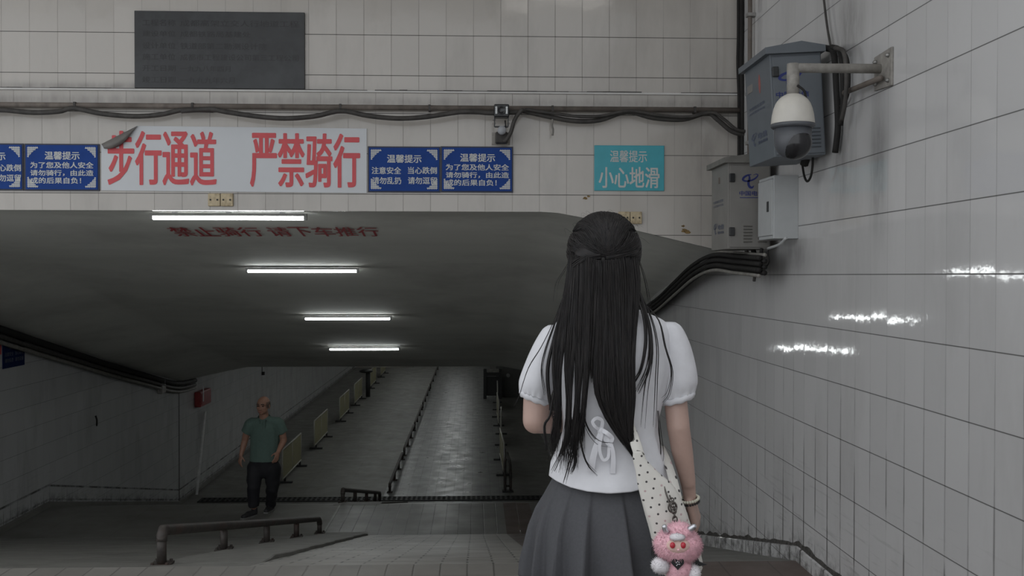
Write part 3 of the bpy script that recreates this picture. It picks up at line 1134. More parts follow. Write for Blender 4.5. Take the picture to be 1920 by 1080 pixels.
def cabinet(label, X0, X1, Y0, Y1, Z0, Z1, paint, roofm, roll, logo_at, seed):
    t = thing('equipment_cabinet', label, 'cabinet', ((X0 + X1) / 2, (Y0 + Y1) / 2, CZ + Z0), 'telecom cabinets on the right wall')
    z0, z1 = CZ + Z0, CZ + Z1
    H = z1 - z0
    mb = MB()
    mb.box((X0, Y0, z0), (X1, Y1, z1))
    mb.build('body', paint, t, bevel=.004)
    # roof with overhang and ridge
    mb = MB()
    e = .03
    xm = (X0 + X1) / 2
    ring = lambda y: [V((X0 - e, y, z1 - .005)), V((X1 + e * .6, y, z1 - .005)), V((X1 + e * .6, y, z1 + .03)), V((xm + .03, y, z1 + .058)), V((X0 - e, y, z1 + .03))]
    mb.loft([ring(Y0 - e), ring(Y1 + e)])
    mb.build('roof', roofm, t)
    # door on the side that faces the camera
    mb = MB()
    mb.box((X0 + .012, Y0 - .008, z0 + .012), (X1 - .008, Y0 + .001, z1 - .02))
    d = mb.build('door', paint, t, bevel=.002)
    for f in (.2, .82):
        zz = z0 + H * f
        MB().box((X0 + .006, Y0 - .022, zz - .028), (X0 + .042, Y0 - .006, zz + .028)).build('hinge', M['black_plastic'], d, bevel=.004)
    mb = MB()
    W = X1 - X0
    for cx in (.36, .70):
        for k in range(6):
            zz = z0 + H * (.075 + .036 * k)
            mb.hexa([V((X0 + W * cx, Y0 - .009, zz)), V((X0 + W * (cx + .2), Y0 - .009, zz)), V((X0 + W * (cx + .2), Y0 - .007, zz)), V((X0 + W * cx, Y0 - .007, zz)),
                     V((X0 + W * cx, Y0 - .018, zz + .004)), V((X0 + W * (cx + .2), Y0 - .018, zz + .004)), V((X0 + W * (cx + .2), Y0 - .007, zz + .011)), V((X0 + W * cx, Y0 - .007, zz + .011))])
    mb.build('vent_louvre', M['cab_grey_roof'] if seed else M['cab_blue'], d)
    mb = MB()
    lx, lw = logo_at
    yf = Y0 - .0095
    hs = -.045 if seed == 0 else 0
    logo(mb, (X0 + W * lx, yf, z0 + H * (.70 + hs)), (W * lw, 0, 0), (0, 0, H * .165))
    put_text(mb, '中国电信', (X0 + W * (lx - .07), yf, z0 + H * (.615 + hs)), (W * (lw + .2), 0, 0), (0, 0, H * .055), .015)
    mb.box((X0 + W * (lx - .06), yf - .0005, z0 + H * (.588 + hs)), (X0 + W * (lx + lw + .1), yf, z0 + H * (.596 + hs)))
    mb.build('logo', M['logo_blue'], d)
    # faded prints on the narrow side that faces the passage
    mb = MB()
    L = Y1 - Y0
    xf = X0 - .0015
    put_text(mb, '中国电信宽带', (xf, Y1 - L * .12, z0 + H * .56), (0, -L * .62, 0), (0, 0, H * .035), .01)
    put_text(mb, '光纤宽带专线', (xf, Y1 - L * .12, z0 + H * .515), (0, -L * .62, 0), (0, 0, H * .028), .01)
    logo(mb, (xf, Y1 - L * .16, z0 + H * .19), (0, -L * .2, 0), (0, 0, H * .13))
    put_text(mb, '电信', (xf, Y1 - L * .42, z0 + H * .24), (0, -L * .36, 0), (0, 0, H * .06), .012)
    put_text(mb, '服务热线', (xf, Y1 - L * .42, z0 + H * .19), (0, -L * .36, 0), (0, 0, H * .03), .012)
    mb.build('print', M['logo_faint'], t)
    if seed == 0:
        mb = MB()
        mb.ell((X0 - .001, Y0 + L * .42, z0 + H * .78), (.001, .022, .055), 14)
        mb.build('red_stamp', M['logo_red'], t)
        mb = MB()
        mb.box((X0 - .002, Y1 - L * .3, z0 + H * .75), (X0 + .001, Y1 - L * .08, z0 + H * .83))
        mb.build('sticker', M['cab_grey'], t)
    else:
        mb = MB()
        mb.box((X0 - .006, (Y0 + Y1) / 2 - .012, z0 + H * .79), (X0 + .001, (Y0 + Y1) / 2 + .012, z0 + H * .86))
        mb.build('latch', M['pipe_brown'], t)
    t.rotation_euler.y = roll
    return t


# upper, leaning a little; hangs off the wall on a bracket
cabinet('blue grey equipment cabinet with pitched roof, leaning behind the dome camera', 1.672, 1.962, 5.55, 6.06, .67, 1.245, M['cab_blue'], M['cab_blue'], math.radians(-3.2), (.15, .44), 0)
cabinet('grey equipment cabinet under the leaning one, half behind the white box', 1.662, 1.945, 6.54, 6.99, .177, .745, M['cab_grey'], M['cab_grey_roof'], 0, (.33, .36), 1)

# white box
X0, Y0, Y1, z0, z1 = 1.845, 6.14, 6.46, CZ + .231, CZ + .622
t = thing('white_box', 'pale white metal box in front of the grey cabinet', 'box', (XR - .07, Y0, z0))
mb = MB()
mb.box((X0, Y0, z0), (XR + .001, Y1, z1))
mb.build('body', M['box_white'], t, bevel=.004)
mb = MB()
mb.box((X0 - .008, Y0 + .008, z0 + .022), (X0 + .001, Y1 - .008, z1 - .022))
d = mb.build('door', M['box_white'], t, bevel=.003)
mb = MB()
mb.box((X0 - .014, Y0 + .075, z0 + .17), (X0 - .006, Y0 + .105, z0 + .235))
mb.build('lock', M['black_plastic'], d, bevel=.002)
for zz in (z0 + .02, z1 - .022):
    MB().box((X0 - .0015, Y0 + .02, zz), (X0 + .001, Y1 - .02, zz + .004)).build('seam', M['dome_grey'], t)

# dome camera on an arm
Ya = 4.87
za = P(1560, 128, Ya).z
xe = P(1487, 128, Ya).x
t = thing('dome_camera', 'white dome security camera on a long grey wall arm', 'security camera', (xe, Ya, za - .4))
mb = MB()
pc = [PX(1643, 108, XR), PX(1676, 87, XR), PX(1676, 160, XR), PX(1643, 171, XR)]
ya, yb = pc[0].y, pc[1].y
mb.hexa([V((XR - .012, yb, pc[2].z)), V((XR, yb, pc[2].z)), V((XR, ya, pc[3].z)), V((XR - .012, ya, pc[3].z)),
         V((XR - .012, yb, pc[1].z)), V((XR, yb, pc[1].z)), V((XR, ya, pc[0].z)), V((XR - .012, ya, pc[0].z))])
pl = mb.build('wall_plate', M['dull_steel'], t, bevel=.003)
for y, z in ((yb + .03, pc[1].z - .035), (yb + .03, pc[2].z + .03), (ya - .03, pc[0].z - .03), (ya - .03, pc[3].z + .03)):
    MB().lathe((XR - .012, y, z), [(.001, .016), (.008, .015), (.011, .006), (.011, 0)], 8, 'X').build('bolt', M['steel'], pl, True)
mb = MB()
mb.tube([(XR - .01, Ya, za), (xe + .02, Ya, za), (xe - .004, Ya, za)], .0235, 14)
mb.build('arm', M['dull_steel'], t, True)
mb = MB()
zt = P(1487, 178, Ya).z
mb.tube([(xe, Ya, za + .02), (xe, Ya, zt)], .030, 16)
mb.build('drop_pipe', M['dull_steel'], t, True)
mb = MB()
S = Ya / F
zr = P(1487, 236, Ya).z
prf = [(.001, zt + .004), (12 * S, zt + .003), (17 * S, zt - 1 * S), (23 * S, zt - 5 * S), (28 * S, zt - 10 * S), (32.5 * S, zt - 17 * S), (36 * S, zt - 26 * S), (38.6 * S, zt - 37 * S), (40 * S, zt - 48 * S), (40.4 * S, zr + 5 * S), (40 * S, zr + 2 * S)]
mb.lathe((xe, Ya, 0), prf, 40)
mb.build('shell', M['dome_white'], t, True)
mb = MB()
mb.lathe((xe, Ya, 0), [(30 * S, zr + 3 * S), (41 * S, zr + 3 * S), (41 * S, zr - 2 * S), (37 * S, zr - 5 * S), (20 * S, zr - 5 * S)], 40)
mb.build('ring', M['dome_grey'], t, True)
mb = MB()
r = 35 * S
zc_ = zr - 28 * S
mb.lathe((xe, Ya, 0), [(r * .98, zr - 3 * S)] + [(r * math.cos(a), zc_ - r * math.sin(a)) for a in [PI / 2 * k / 12 for k in range(12)]] + [(.001, zc_ - r)], 40)
mb.build('housing', M['dome_grey'], t, True)
mb = MB()
fdir = V((.33, -.86, -.4)).normalized()
e1 = fdir.cross(V((0, 0, 1))).normalized()
e2 = e1.cross(fdir)
cc = V((xe, Ya, zc_ - .005)) + fdir * r * .24
mb.ell(cc, (r * .86, r * .88, r * .9), 32, (e1, fdir, e2))
mb.build('lens_window', M['dark_lens'], t, True)
mb = MB()
mb.tube(smooth_path([V((xe + .012, Ya - .03, za - .09)), V((xe + .045, Ya - .035, za - .12)), V((xe + .05, Ya - .03, za - .16)), V((xe + .02, Ya - .02, zt))]), .006, 6)
mb.build('lead', M['cable'], t, True)

# support pipe below the arm and cables behind the upper cabinet
mb = MB()
mb.tube([PX(1583, 174, XR - .06), PX(1652, 146, XR - .035)], .014, 10)
tag(mb.build('support_pipe', M['pipe_brown'], None, True), 'short tan pipe between the leaning cabinet and the arm plate', 'pipe')
for ci, (lab, pts, r, m) in enumerate((('thin dark cable dropping from above behind the leaning cabinet', [(1500, -420), (1522, -180), (1540, -40), (1546, 10), (1551, 50), (1557, 85), (1562, 120)], .007, 'cable_dusty'),
                       ('thick black cable curving down behind the leaning cabinet, nearest its back edge', [(1548, 90), (1562, 96), (1566, 125), (1568, 165), (1570, 200), (1571, 240), (1566, 286)], .018, 'cable'),
                       ('thick black cable behind the leaning cabinet, middle of three', [(1560, 88), (1574, 94), (1579, 125), (1580, 165), (1580, 200), (1576, 235)], .014, 'cable'),
                       ('dusty black cable behind the leaning cabinet, outermost of three', [(1566, 90), (1581, 96), (1586, 125), (1587, 160), (1584, 196), (1578, 226)], .012, 'cable_dusty'),
                       ('black cable loop beside the arm plate', [(1572, 92), (1588, 105), (1593, 140), (1591, 175), (1583, 195), (1570, 200)], .006, 'cable'),
                       ('black cable loop hanging under the leaning cabinet', [(1502, 284), (1504, 305), (1508, 330), (1514, 340), (1521, 328), (1524, 300), (1522, 280)], .007, 'cable'),
                       ('dark clump of taped cable under the leaning cabinet', [(1512, 286), (1511, 297), (1508, 308)], .026, 'cable'))):
    mb = MB()
    mb.tube(smooth_path([PX(a, b, XR - (.024, .028, .058, .088, .02, .07, .07)[ci]) for a, b in pts]), r, 8)
    tag(mb.build('cable', M[m], None, True), lab, 'cable', 'cables behind the leaning cabinet')

# cables from under the grey cabinet into the tunnel
base = [(1424, 478, 1.80), (1406, 477, 1.80), (1375, 475, 1.79), (1335, 474, 1.78), (1298, 494, 1.84), (1262, 528, 1.88), (1228, 560, 1.90)]
axis = [PX(a, b, c) for a, b, c in base]
axis += [V((1.91, y, min(CEZ(1.9, y) - .05, 99))) for y in (12.4, 14, 16, 18, 20, 21)]
for p in axis[2:]:
    if p.y > 7.3:
        p.z = min(p.z, CEZ(p.x, max(p.y, 7.7)) - .045)
axis = smooth_path(axis, 5)
for k in range(8):
    row, layer = k // 2, k % 2
    light = k in (0, 7)
    r = .012 if light else .0165
    pts = []
    for i, p in enumerate(axis):
        d = (axis[min(i + 1, len(axis) - 1)] - axis[max(i - 1, 0)]).normalized()
        up = V((1, 0, 0)).cross(d).normalized()
        if up.z > 0:
            up = -up
        sag = .001 * math.sin(i * .5 + row)
        pts.append(p + up * (.038 * row + .018 * layer + sag) + V((.036 * (1 - layer), 0, 0)))
    mb = MB()
    mb.tube(pts, r, 8)
    tag(mb.build('cable', M['cable_grey' if light else 'cable'], None, True),
        'pale cable along the ' + ('upper' if k == 0 else 'lower') + ' edge of the black run entering the tunnel' if light else 'black cable in the thick run from the grey cabinet into the tunnel', 'cable',
        'cable run along the tunnel corner')
for k, (a, b, c_, r, lab) in enumerate((((1398, 466), (1405, 485), (1412, 505), .014, 'grey cable hanging under the grey cabinet'), ((1412, 466), (1416, 490), (1413, 512), .018, 'black cable clump hanging under the grey cabinet'),
                                        ((1428, 466), (1425, 488), (1415, 508), .012, 'black cable slanting from under the grey cabinet to the clump'), ((1413, 505), (1415, 515), (1414, 527), .011, 'taped cable end below the clump'),
                                        ((1474, 446), (1462, 458), (1440, 466), .009, 'white wires under the white box'), ((1440, 470), (1441, 495), (1420, 509), .004, 'thin dark wire loop under the grey cabinet'))):
    mb = MB()
    X_ = 1.87
    mb.tube(smooth_path([PX(a[0], a[1], X_), PX(b[0], b[1], X_), PX(c_[0], c_[1], X_)]), r, 8)
    tag(mb.build('cable', M[('cable_grey', 'cable', 'cable', 'cable_dusty', 'box_white', 'cable')[k]], None, True), lab, 'cable', 'cables hanging under the grey cabinet')

# ================================================================== in the tunnel
# painted lettering on the ceiling
mb = MB()
def ceil_pt(px, py):
    d = ray(px, py)
    y = 8.0
    for _ in range(60):
        p = CAM + d * (y / d.y)
        err = p.z - CEZ(p.x, y)
        y -= err * 2.0
        y = min(max(y, 7.8), 14)
    return CAM + d * (y / d.y)


def ceil_word(word, px0, px1):
    n = len(word)
    for k, ch in enumerate(word):
        w = (px1 - px0) / n
        A = ceil_pt(px0 + k * w + 4, 441)
        B = ceil_pt(px0 + (k + 1) * w + 1, 441)
        C = ceil_pt(px0 + k * w, 424)
        vs, fs = glyphs(ch, 0.0)
        y0, y1 = A.y, C.y
        q = []
        for a, b in vs:
            x = A.x + (B.x - A.x) * a
            y = y0 + (y1 - y0) * b
            q.append(V((x, y, CEZ(x, y) - .010)))
        mb.add(q, fs)
        mb.add([p + V((.006, .004, -.0002)) for p in q], fs)


ceil_word('禁止骑行', 330, 497)
ceil_word('请下车推行', 508, 712)
tag(mb.build('painted_lettering', M['red_paint']), 'dull red characters painted across the sloping grey ceiling', 'lettering')

# cables along the left wall top
lp = [(-600, 372), (-300, 478), (-120, 545), (-40, 574), (0, 588), (70, 612), (140, 640), (205, 664), (270, 688), (330, 708), (366, 713)]
for k, (dy, r, m, lab) in enumerate(((-4, .05, 'cable', 'thick black cable along the top of the left wall'), (3, .035, 'cable_dusty', 'dusty cable just under the black one on the left wall'), (9, .03, 'cable_grey', 'pale grey cable, lowest along the left wall top'))):
    mb = MB()
    q = []
    for i, (a, b) in enumerate(lp):
        p = PX(a, b + dy + 1.5 * math.sin(i * 1.9), XL + .07)
        p.z = min(p.z, CEZ(p.x, p.y) - r - .04 - (0, .108, .186)[k])
        q.append(p)
    mb.tube(smooth_path(q, 5), r, 8)
    tag(mb.build('cable', M[m], None, True), lab, 'cable', 'cables along the left wall top')
# blue sign on the left wall
Xs = XL + .012
a, b = PX(6, 690, Xs), PX(46, 633, Xs)
zz0, zz1 = PX(26, 688, Xs).z, PX(26, 635.5, Xs).z
t = thing('wall_sign', 'small blue notice on the dim left wall', 'sign', (XL, a.y, zz0))
mb = MB()
mb.box((XL, a.y, zz0), (Xs, b.y, zz1))
mb.build('panel', M['navy_sign'], t)
mb = MB()
L, H = b.y - a.y, zz1 - zz0
xf = Xs + .002
put_text(mb, '温馨提示', (xf, a.y + L * .28, zz0 + H * .66), (0, L * .46, 0), (0, 0, H * .15), .02)
for zf, s1, s2 in ((.42, '注意安全', '当心跌倒'), (.2, '请勿乱扔', '请勿逗留')):
    put_text(mb, s1, (xf, a.y + L * .07, zz0 + H * zf), (0, L * .39, 0), (0, 0, H * .14), .02)
    put_text(mb, s2, (xf, a.y + L * .54, zz0 + H * zf), (0, L * .39, 0), (0, 0, H * .14), .02)
mb.build('lettering', M['logo_faint'], t)
mb = MB()
p = PX(0.5, 650, XL + .004)
mb.box((XL, p.y - .4, p.z - .1), (XL + .01, p.y + .02, p.z + .05))
tag(mb.build('red_notice', M['red_text']), 'edge of a red notice beside the small blue notice, at the photo edge', 'sign')
# small wall device
p = PX(303, 722, XL + .05)
t = thing('wall_device', 'small pale device hanging under the cables on the left wall', 'device', (XL, p.y, p.z))
mb = MB()
mb.box((XL, p.y - .13, p.z - .16), (XL + .1, p.y + .13, p.z + .02))
mb.build('body', M['cable_grey'], t, bevel=.02)
mb = MB()
mb.lathe((XL + .06, p.y, p.z + .06), [(.001, -.02), (.06, -.02), (.06, .05), (.001, .06)], 16)
mb.build('head', M['black_plastic'], t)
# red hydrant box
p0, p1 = PX(366, 764, XL + .02), PX(386, 727, XL + .02)
t = thing('red_box', 'red metal box high on the left wall above the white pipe', 'box', (XL, p0.y, p0.z))
mb = MB()
mb.box((XL, p0.y, p0.z), (XL + .14, p1.y, p1.z))
mb.build('body', M['red_box'], t, bevel=.02)
mb = MB()
mb.box((XL + .14, p0.y + .05, p0.z + .05), (XL + .15, p1.y - .05, p1.z - .05))
mb.build('door', M['red_box'], t, bevel=.005)
mb = MB()
mb.tube([V((XL + .17, p0.y + .1, p1.z + .12)), V((XL + .17, p0.y + .1, p0.z + .12))], .012, 8)
mb.build('pull_rod', M['white_pipe'], t)
# leaning white pipe
pa, pb = PX(384, 772, XL + .05), PX(369, 930, XL + .11)
pb.z = FZ(pb.y)
mb = MB()
mb.tube([pb, pa], .032, 8)
tag(mb.build('leaning_pipe', M['white_pipe'], None, True), 'thin white pipe leaning on the left wall below the red box', 'pipe')
mb = MB()
p = PX(178, 790, XL + .01)
mb.tube(smooth_path([p + V((.01, 0, .09)), p + V((.03, 0, .02)), p + V((.02, .02, -.08))]), [.014] * 12 + [.008], 6)
tag(mb.build('wire_stub', M['cable'], None, True), 'small dark wire stub sticking out of the dim left wall', 'wire')
mb = MB()
p = P(490, 694, 29)
mb.tube([V((p.x, 29, CEZ(p.x, 29))), V((p.x, 29, p.z - .06))], .03, 8)
mb.box((p.x - .04, 28.95, p.z - .14), (p.x + .09, 29.05, p.z - .05))
tag(mb.build('hanging_fixture', M['cable']), 'tiny dark fixture hanging from the ceiling above the bald man', 'fixture')


# low rails
def low_rail(label, x, ys_, n_plate=True, group=None, h=.185, r=.034):
    t = thing('low_rail', label, 'rail', (x, ys_[0], FZ(ys_[0])), group)
    top = lambda y: V((x, y, FZ(y) + h + (.03 if 6 < y < 20.9 else 0)))
    y0, y1 = ys_[0], ys_[-1]
    pts = [top(y0) + V((0, 0, -.07)), top(y0) + V((0, .008, -.03)), top(y0) + V((0, .04, -.006)), top(y0 + .09)] + [top(y0 + (y1 - y0) * k / 8) for k in range(1, 8)] + [top(y1 - .09), top(y1) + V((0, -.04, -.006)), top(y1) + V((0, -.008, -.03)), top(y1) + V((0, 0, -.07))]
    mb = MB()
    mb.tube(pts, r, 12)
    ym = (y0 + y1) / 2
    mb.build('rail_pipe', M['rail'], t, True)
    for y in ys_:
        zb = FZ(y) + (.03 if 6.4 < y < 20.6 else 0)
        mb = MB()
        mb.tube([V((x, y, zb)), V((x, y, top(y).z - .03))], r * .88, 12)
        p = mb.build('post', M['rail'], t, True)
        if n_plate:
            mb = MB()
            mb.box((x - .062, y - .062, zb - .004), (x + .062, y + .062, zb + .01))
            for sx in (-1, 1):
                for sy in (-1, 1):
                    mb.lathe((x + sx * .045, y + sy * .045, zb), [(.011, .008), (.011, .024), (.001, .026)], 8)
            mb.build('base_plate', M['rail'], p)
    return t


low_rail('rusty low rail on five posts beside the near paved ramp', -1.95, [6.34, 7.9, 9.52, 11.1, 12.75])
low_rail('dark low rail on five posts beside the lower ramp, before the drain grate', -1.95, [15.0, 16.55, 18.3, 19.9, 20.85])
far = [(21.9, 25.8), (26.4, 30.6), (31.0, 35.3), (35.9, 41.2), (42.0, 50.5)]
labs = ['first low rail beyond the drain grate along the tunnel', 'second low rail beyond the drain grate', 'third low rail beyond the drain grate, midway along the tunnel', 'fourth low rail beyond the drain grate', 'farthest low rail, ending at the ceiling edge']
for k, (a, b) in enumerate(far):
    low_rail(labs[k], -1.83 + .002 * k, [a, a + (b - a) / 3, a + (b - a) * 2 / 3, b], k < 2, 'low rails along the tunnel')

# crowd barriers
def make_barrier(L=2.4):
    t = thing('barrier', '', 'barrier', (0, 0, 0), 'yellow barriers along the tunnel')
    mb = MB()
    for z in (.14, .80):
        mb.tube([(0, 0, z), (0, L, z)], .021, 8)
    for y in (0, L / 2, L):
        mb.tube([(0, y, .14), (0, y, .80)], .018, 8)
    mb.build('frame', M['barrier_frame'], t, True)
    mb = MB()
    n = 34
    for k in range(n):
        y = .05 + (L - .1) * k / (n - 1)
        mb.box((-.006, y - .023, .15), (.006, y + .023, .79))
    mb.build('bar_grille', M['barrier_panel'], t)
    for y in (.3, L - .12):
        mb = MB()
        mb.box((-.17, y - .05, 0), (.17, y + .05, .035))
        mb.box((-.02, y - .02, .03), (.02, y + .02, .14))
        mb.build('foot', M['dark_foot'], t)
    return t


bar0 = make_barrier()
bl = ['yellowish mesh barrier right behind the walking man', 'second barrier from the walking man, along the left lane', 'third barrier from the walking man, along the left lane', 'barrier just before the dark capped post',
      'barrier just beyond the dark capped post', 'farthest barrier of the left row, touching the ceiling edge']
first = True
for k, y in enumerate((22.7, 27.2, 32.3, 36.3, 41.8, 46.4)):
    o = bar0 if k == 0 else copy_tree(bar0)
    o.location = (-4.3, y, 0)
    o['label'] = bl[k]
    o['group'] = 'yellow barriers on the left lane'
bl = ['nearest edge-on barrier of the row beside the woman', 'second edge-on barrier of the row beside the woman', 'third edge-on barrier of the row beside the woman', 'farthest edge-on barrier of the row beside the woman, by the dark frame']
for k, (x, y, rz) in enumerate(((.70, 23.4, .012), (.74, 27.6, -.03), (.77, 31.2, .0), (.82, 35.0, -.02))):
    o = copy_tree(bar0)
    o.location = (x, y, 0)
    o.rotation_euler.z = rz
    o['label'] = bl[k]
    o['group'] = 'yellow barriers on the lane beside the woman'
# small dark frame at the start of the right row
t = thing('guard_frame', 'low dark metal frame at the grate end of the edge-on barriers', 'frame', (.74, 21.9, 0))
mb = MB()
mb.tube(smooth_path([V((.68, 21.9, 0)), V((.68, 22.0, .5)), V((.69, 22.3, .66)), V((.71, 23.2, .7))]), .03, 8)
mb.tube(smooth_path([V((.80, 21.9, 0)), V((.80, 22.0, .45)), V((.79, 22.3, .6)), V((.77, 23.2, .62))]), .03, 8)
mb.tube([V((.68, 21.93, .12)), V((.80, 21.93, .12))], .02, 8)
mb.build('tubing', M['rail'], t, True)
mb = MB()
mb.box((.62, 21.82, 0), (.86, 22.0, .03))
mb.build('base', M['dark_foot'], t)
t = thing('gate_frame', 'dark upright gate frame at the far end of the edge-on barriers', 'gate', (.75, 38.5, 0))
for x in (.42, 1.0):
    mb = MB()
    mb.box((x - .06, 38.45, 0), (x + .06, 38.6, 1.15))
    mb.build('post', M['dark_foot'], t)
mb = MB()
mb.box((.36, 38.44, .88), (1.06, 38.62, 1.02))
mb.box((.44, 38.5, .12), (.98, 38.54, .86))
mb.build('crossbar', M['dark_foot'], t)
mb = MB()
mb.box((.5, 38.42, 1.02), (.95, 38.6, 1.14))
mb.build('sign_plate', M['cable_grey'], t)
mb = MB()
p = P(911, 734, 41.0)
mb.box((p.x - .08, 40.9, 0.001), (p.x + .1, 41.1, .07))
mb.ell((p.x, 41.0, .07), (.1, .1, .06), 12)
tag(mb.build('white_parcel', M['white_pipe']), 'small pale bundle on the floor by the far gate frame', 'bundle')
# capped post between the left barriers
p = P(690, 745, 39.3)
t = thing('capped_post', 'dark slim post with a wide round cap between the left barriers', 'post', (p.x, 39.3, 0))
mb = MB()
mb.tube([(p.x, 39.3, 0), (p.x, 39.3, .95)], .085, 12)
mb.build('column', M['dark_foot'], t, True)
mb = MB()
mb.lathe((p.x - .08, 39.3, .95), [(.001, .14), (.12, .13), (.25, .08), (.27, .04), (.22, 0), (.1, -.02)], 24)
mb.build('cap', M['black_plastic'], t, True)
# ================================================================== people
def hand(mb, w, d, n, s, size=1.0, curl=.5, spread=.05):
    """palm, four unequal bent fingers and a thumb; w wrist, d fingers, n palm side, s thumb side"""
    w, d, n, s = V(w), V(d).normalized(), V(n), V(s)
    n = (n - d * n.dot(d)).normalized()
    s = (s - d * s.dot(d) - n * s.dot(n)).normalized()
    k = size
    for i in range(4):
        o = s * (.028 - .0187 * i) * k
        capsule(mb, w + o * .55, .0135 * k, w + d * .085 * k + o, .0115 * k, n=10)
    L = (.070, .079, .073, .056)
    for i in range(4):
        o = s * (.028 - .0187 * i) * k
        p = w + d * .085 * k + o
        dd = (d + s * (.09 - .06 * i) * spread * 10).normalized()
        ang = curl * (.55 + .12 * i)
        for j, f in enumerate((.45, .31, .24)):
            a = ang * (.6, 1.5, 2.1)[j]
            q = p + (dd * math.cos(a) + n * math.sin(a)) * L[i] * f * k
            r0 = (.0092, .0084, .0076)[j] * k
            capsule(mb, p, r0, q, r0 * .92, n=9)
            p = q
    p = w + d * .02 * k + s * .024 * k
    q = p + (d * .62 + s * .55 + n * .45).normalized() * .045 * k
    capsule(mb, p, .013 * k, q, .0105 * k, n=10)
    r_ = q + (d * .85 + s * .15 + n * .5).normalized() * .032 * k
    capsule(mb, q, .0102 * k, r_, .0085 * k, n=10)


def head(mb, c, f, u, k=1.0, jaw=1.0):
    """skull with brow, nose, cheeks, lips, chin and ears; f the way it faces"""
    c, f, u = V(c), V(f).normalized(), V(u).normalized()
    r = f.cross(u).normalized()
    B = (r, f, u)
    at = lambda x, y, z: c + (r * x + f * y + u * z) * k
    mb.ell(at(0, -.012, .03), (.076 * k, .096 * k, .085 * k), 22, B)
    mb.ell(at(0, .022, -.035), (.062 * k * jaw, .066 * k, .075 * k), 20, B)
    mb.ell(at(0, .06, -.085), (.026 * k * jaw, .024 * k, .02 * k), 12, B)
    for sx in (-1, 1):
        mb.ell(at(sx * .037, .06, -.02), (.024 * k, .02 * k, .022 * k), 12, B)
        mb.ell(at(sx * .03, .074, .021), (.024 * k, .012 * k, .008 * k), 10, B)
        mb.ell(at(sx * .078, -.012, -.012), (.009 * k, .018 * k, .032 * k), 12, B)
        mb.ell(at(sx * .011, .094, -.037), (.008 * k, .008 * k, .007 * k), 8, B)
    capsule(mb, at(0, .078, .01), .008 * k, at(0, .101, -.033), .0115 * k, n=10)
    mb.ell(at(0, .083, -.058), (.022 * k, .010 * k, .0065 * k), 10, B)
    mb.ell(at(0, .08, -.068), (.019 * k, .010 * k, .0065 * k), 10, B)
    return at, B


def loft_px(rows, Y, n=64, power=.85, fold=None, py_of=None, Yc=None):
    """rows (py, left, right, depth) -> rings of an upright garment around the plane Y"""
    rings = []
    for i, (py, l, r_, b) in enumerate(rows):
        L, Q = P(l, py, Y), P(r_, py, Y)
        cx, a, z = (L.x + Q.x) / 2, (Q.x - L.x) / 2, (L.z + Q.z) / 2
        ring = []
        for k in range(n):
            t = 2 * PI * k / n
            ct, st = math.cos(t), math.sin(t)
            x = math.copysign(abs(ct) ** power, ct) * a
            y = math.copysign(abs(st) ** power, st) * b
            m = 1.0
            if fold:
                m = fold(i / (len(rows) - 1), t, py)
            ring.append(V((cx + x * m, Y + y * m, z)))
        rings.append(ring)
    return rings


def resample(rows, n):
    """smooth interpolation of pixel rows"""
    pts = smooth_path([V((r[0], r[1], r[2])) for r in rows], n)
    b = smooth_path([V((r[3], 0, 0)) for r in rows], n)
    return [(p.x, p.y, p.z, q.x) for p, q in zip(pts, b)]


# ------------------------------------------------------------------ the woman, seen from behind
GY = 2.9
g = lambda px, py, dy=0.0: P(px, py, GY + dy)
GF = CZ - 1.44
W_ = thing('person', 'woman with long black hair, white blouse and grey skirt, seen from behind', 'person', (g(1135, 900).x, GY, GF))
mb = MB()
hc = g(1133, 470, .01)
hc = hc + V((0, .006, -.024))
at, HB = head(mb, hc, (0, 1, 0), (0, 0, 1), .95, .93)
capsule(mb, g(1134, 520, -.005), .046, g(1138, 600), .052)
UP = (1, 0, 0)
capsule(mb, g(1140, 668), .112, g(1142, 740), .108, (1.02, .72), UP)
capsule(mb, g(1142, 740), .108, g(1142, 805), .098, (1.02, .78), UP)
capsule(mb, g(1142, 805), .098, g(1135, 925), .148, (1.0, .8), UP)
capsule(mb, g(1062, 640), .036, g(1226, 638), .036)
capsule(mb, g(1090, 950), .088, g(1183, 950), .088)
KN, AN = GF + .43, GF + .075
for sx, px in ((-1, 1086), (1, 1184)):
    hp = g(px, 955)
    kn = V((hp.x + sx * -.005, GY + .02, KN))
    an = V((kn.x, GY - .01, AN))
    capsule(mb, hp, .085, kn, .053)
    capsule(mb, kn, .053, V((kn.x, GY - .015, KN - .12)), .052)
    capsule(mb, V((kn.x, GY - .015, KN - .12)), .052, an, .036)
    capsule(mb, an, .036, V((an.x, GY + .12, GF + .035)), .03)
# her right arm hangs, her left arm is bent forward
el, wr = g(1272, 802, -.02), g(1294, 940, .01)
capsule(mb, g(1250, 652), .036, g(1266, 745), .0345)
capsule(mb, g(1266, 745), .034, el, .0335)
capsule(mb, el, .033, g(1279, 845, -.012), .0315)
capsule(mb, g(1279, 845, -.012), .0315, g(1290, 905), .0225)
capsule(mb, g(1290, 905), .0225, wr, .018, (1, .8))
hand(mb, wr + V((0, 0, .004)), g(1313, 1010, .05) - wr, (-.8, .35, 0), (.2, 1, 0), .92, .62)
el = g(1004, 789, -.01)
capsule(mb, g(1040, 656), .036, g(1006, 745), .0385)
capsule(mb, g(1006, 745), .0385, el, .0375)
w2 = g(1085, 792, .19)
capsule(mb, el, .0365, el.lerp(w2, .45) + V((0, 0, -.003)), .034)
capsule(mb, el.lerp(w2, .45), .034, w2, .021)
hand(mb, w2, (.75, .5, .25), (0, .3, 1), (-.6, .7, 0), .9, .75)
body = blob(mb, 'body', M['skin_girl'], W_, .0042, 5)
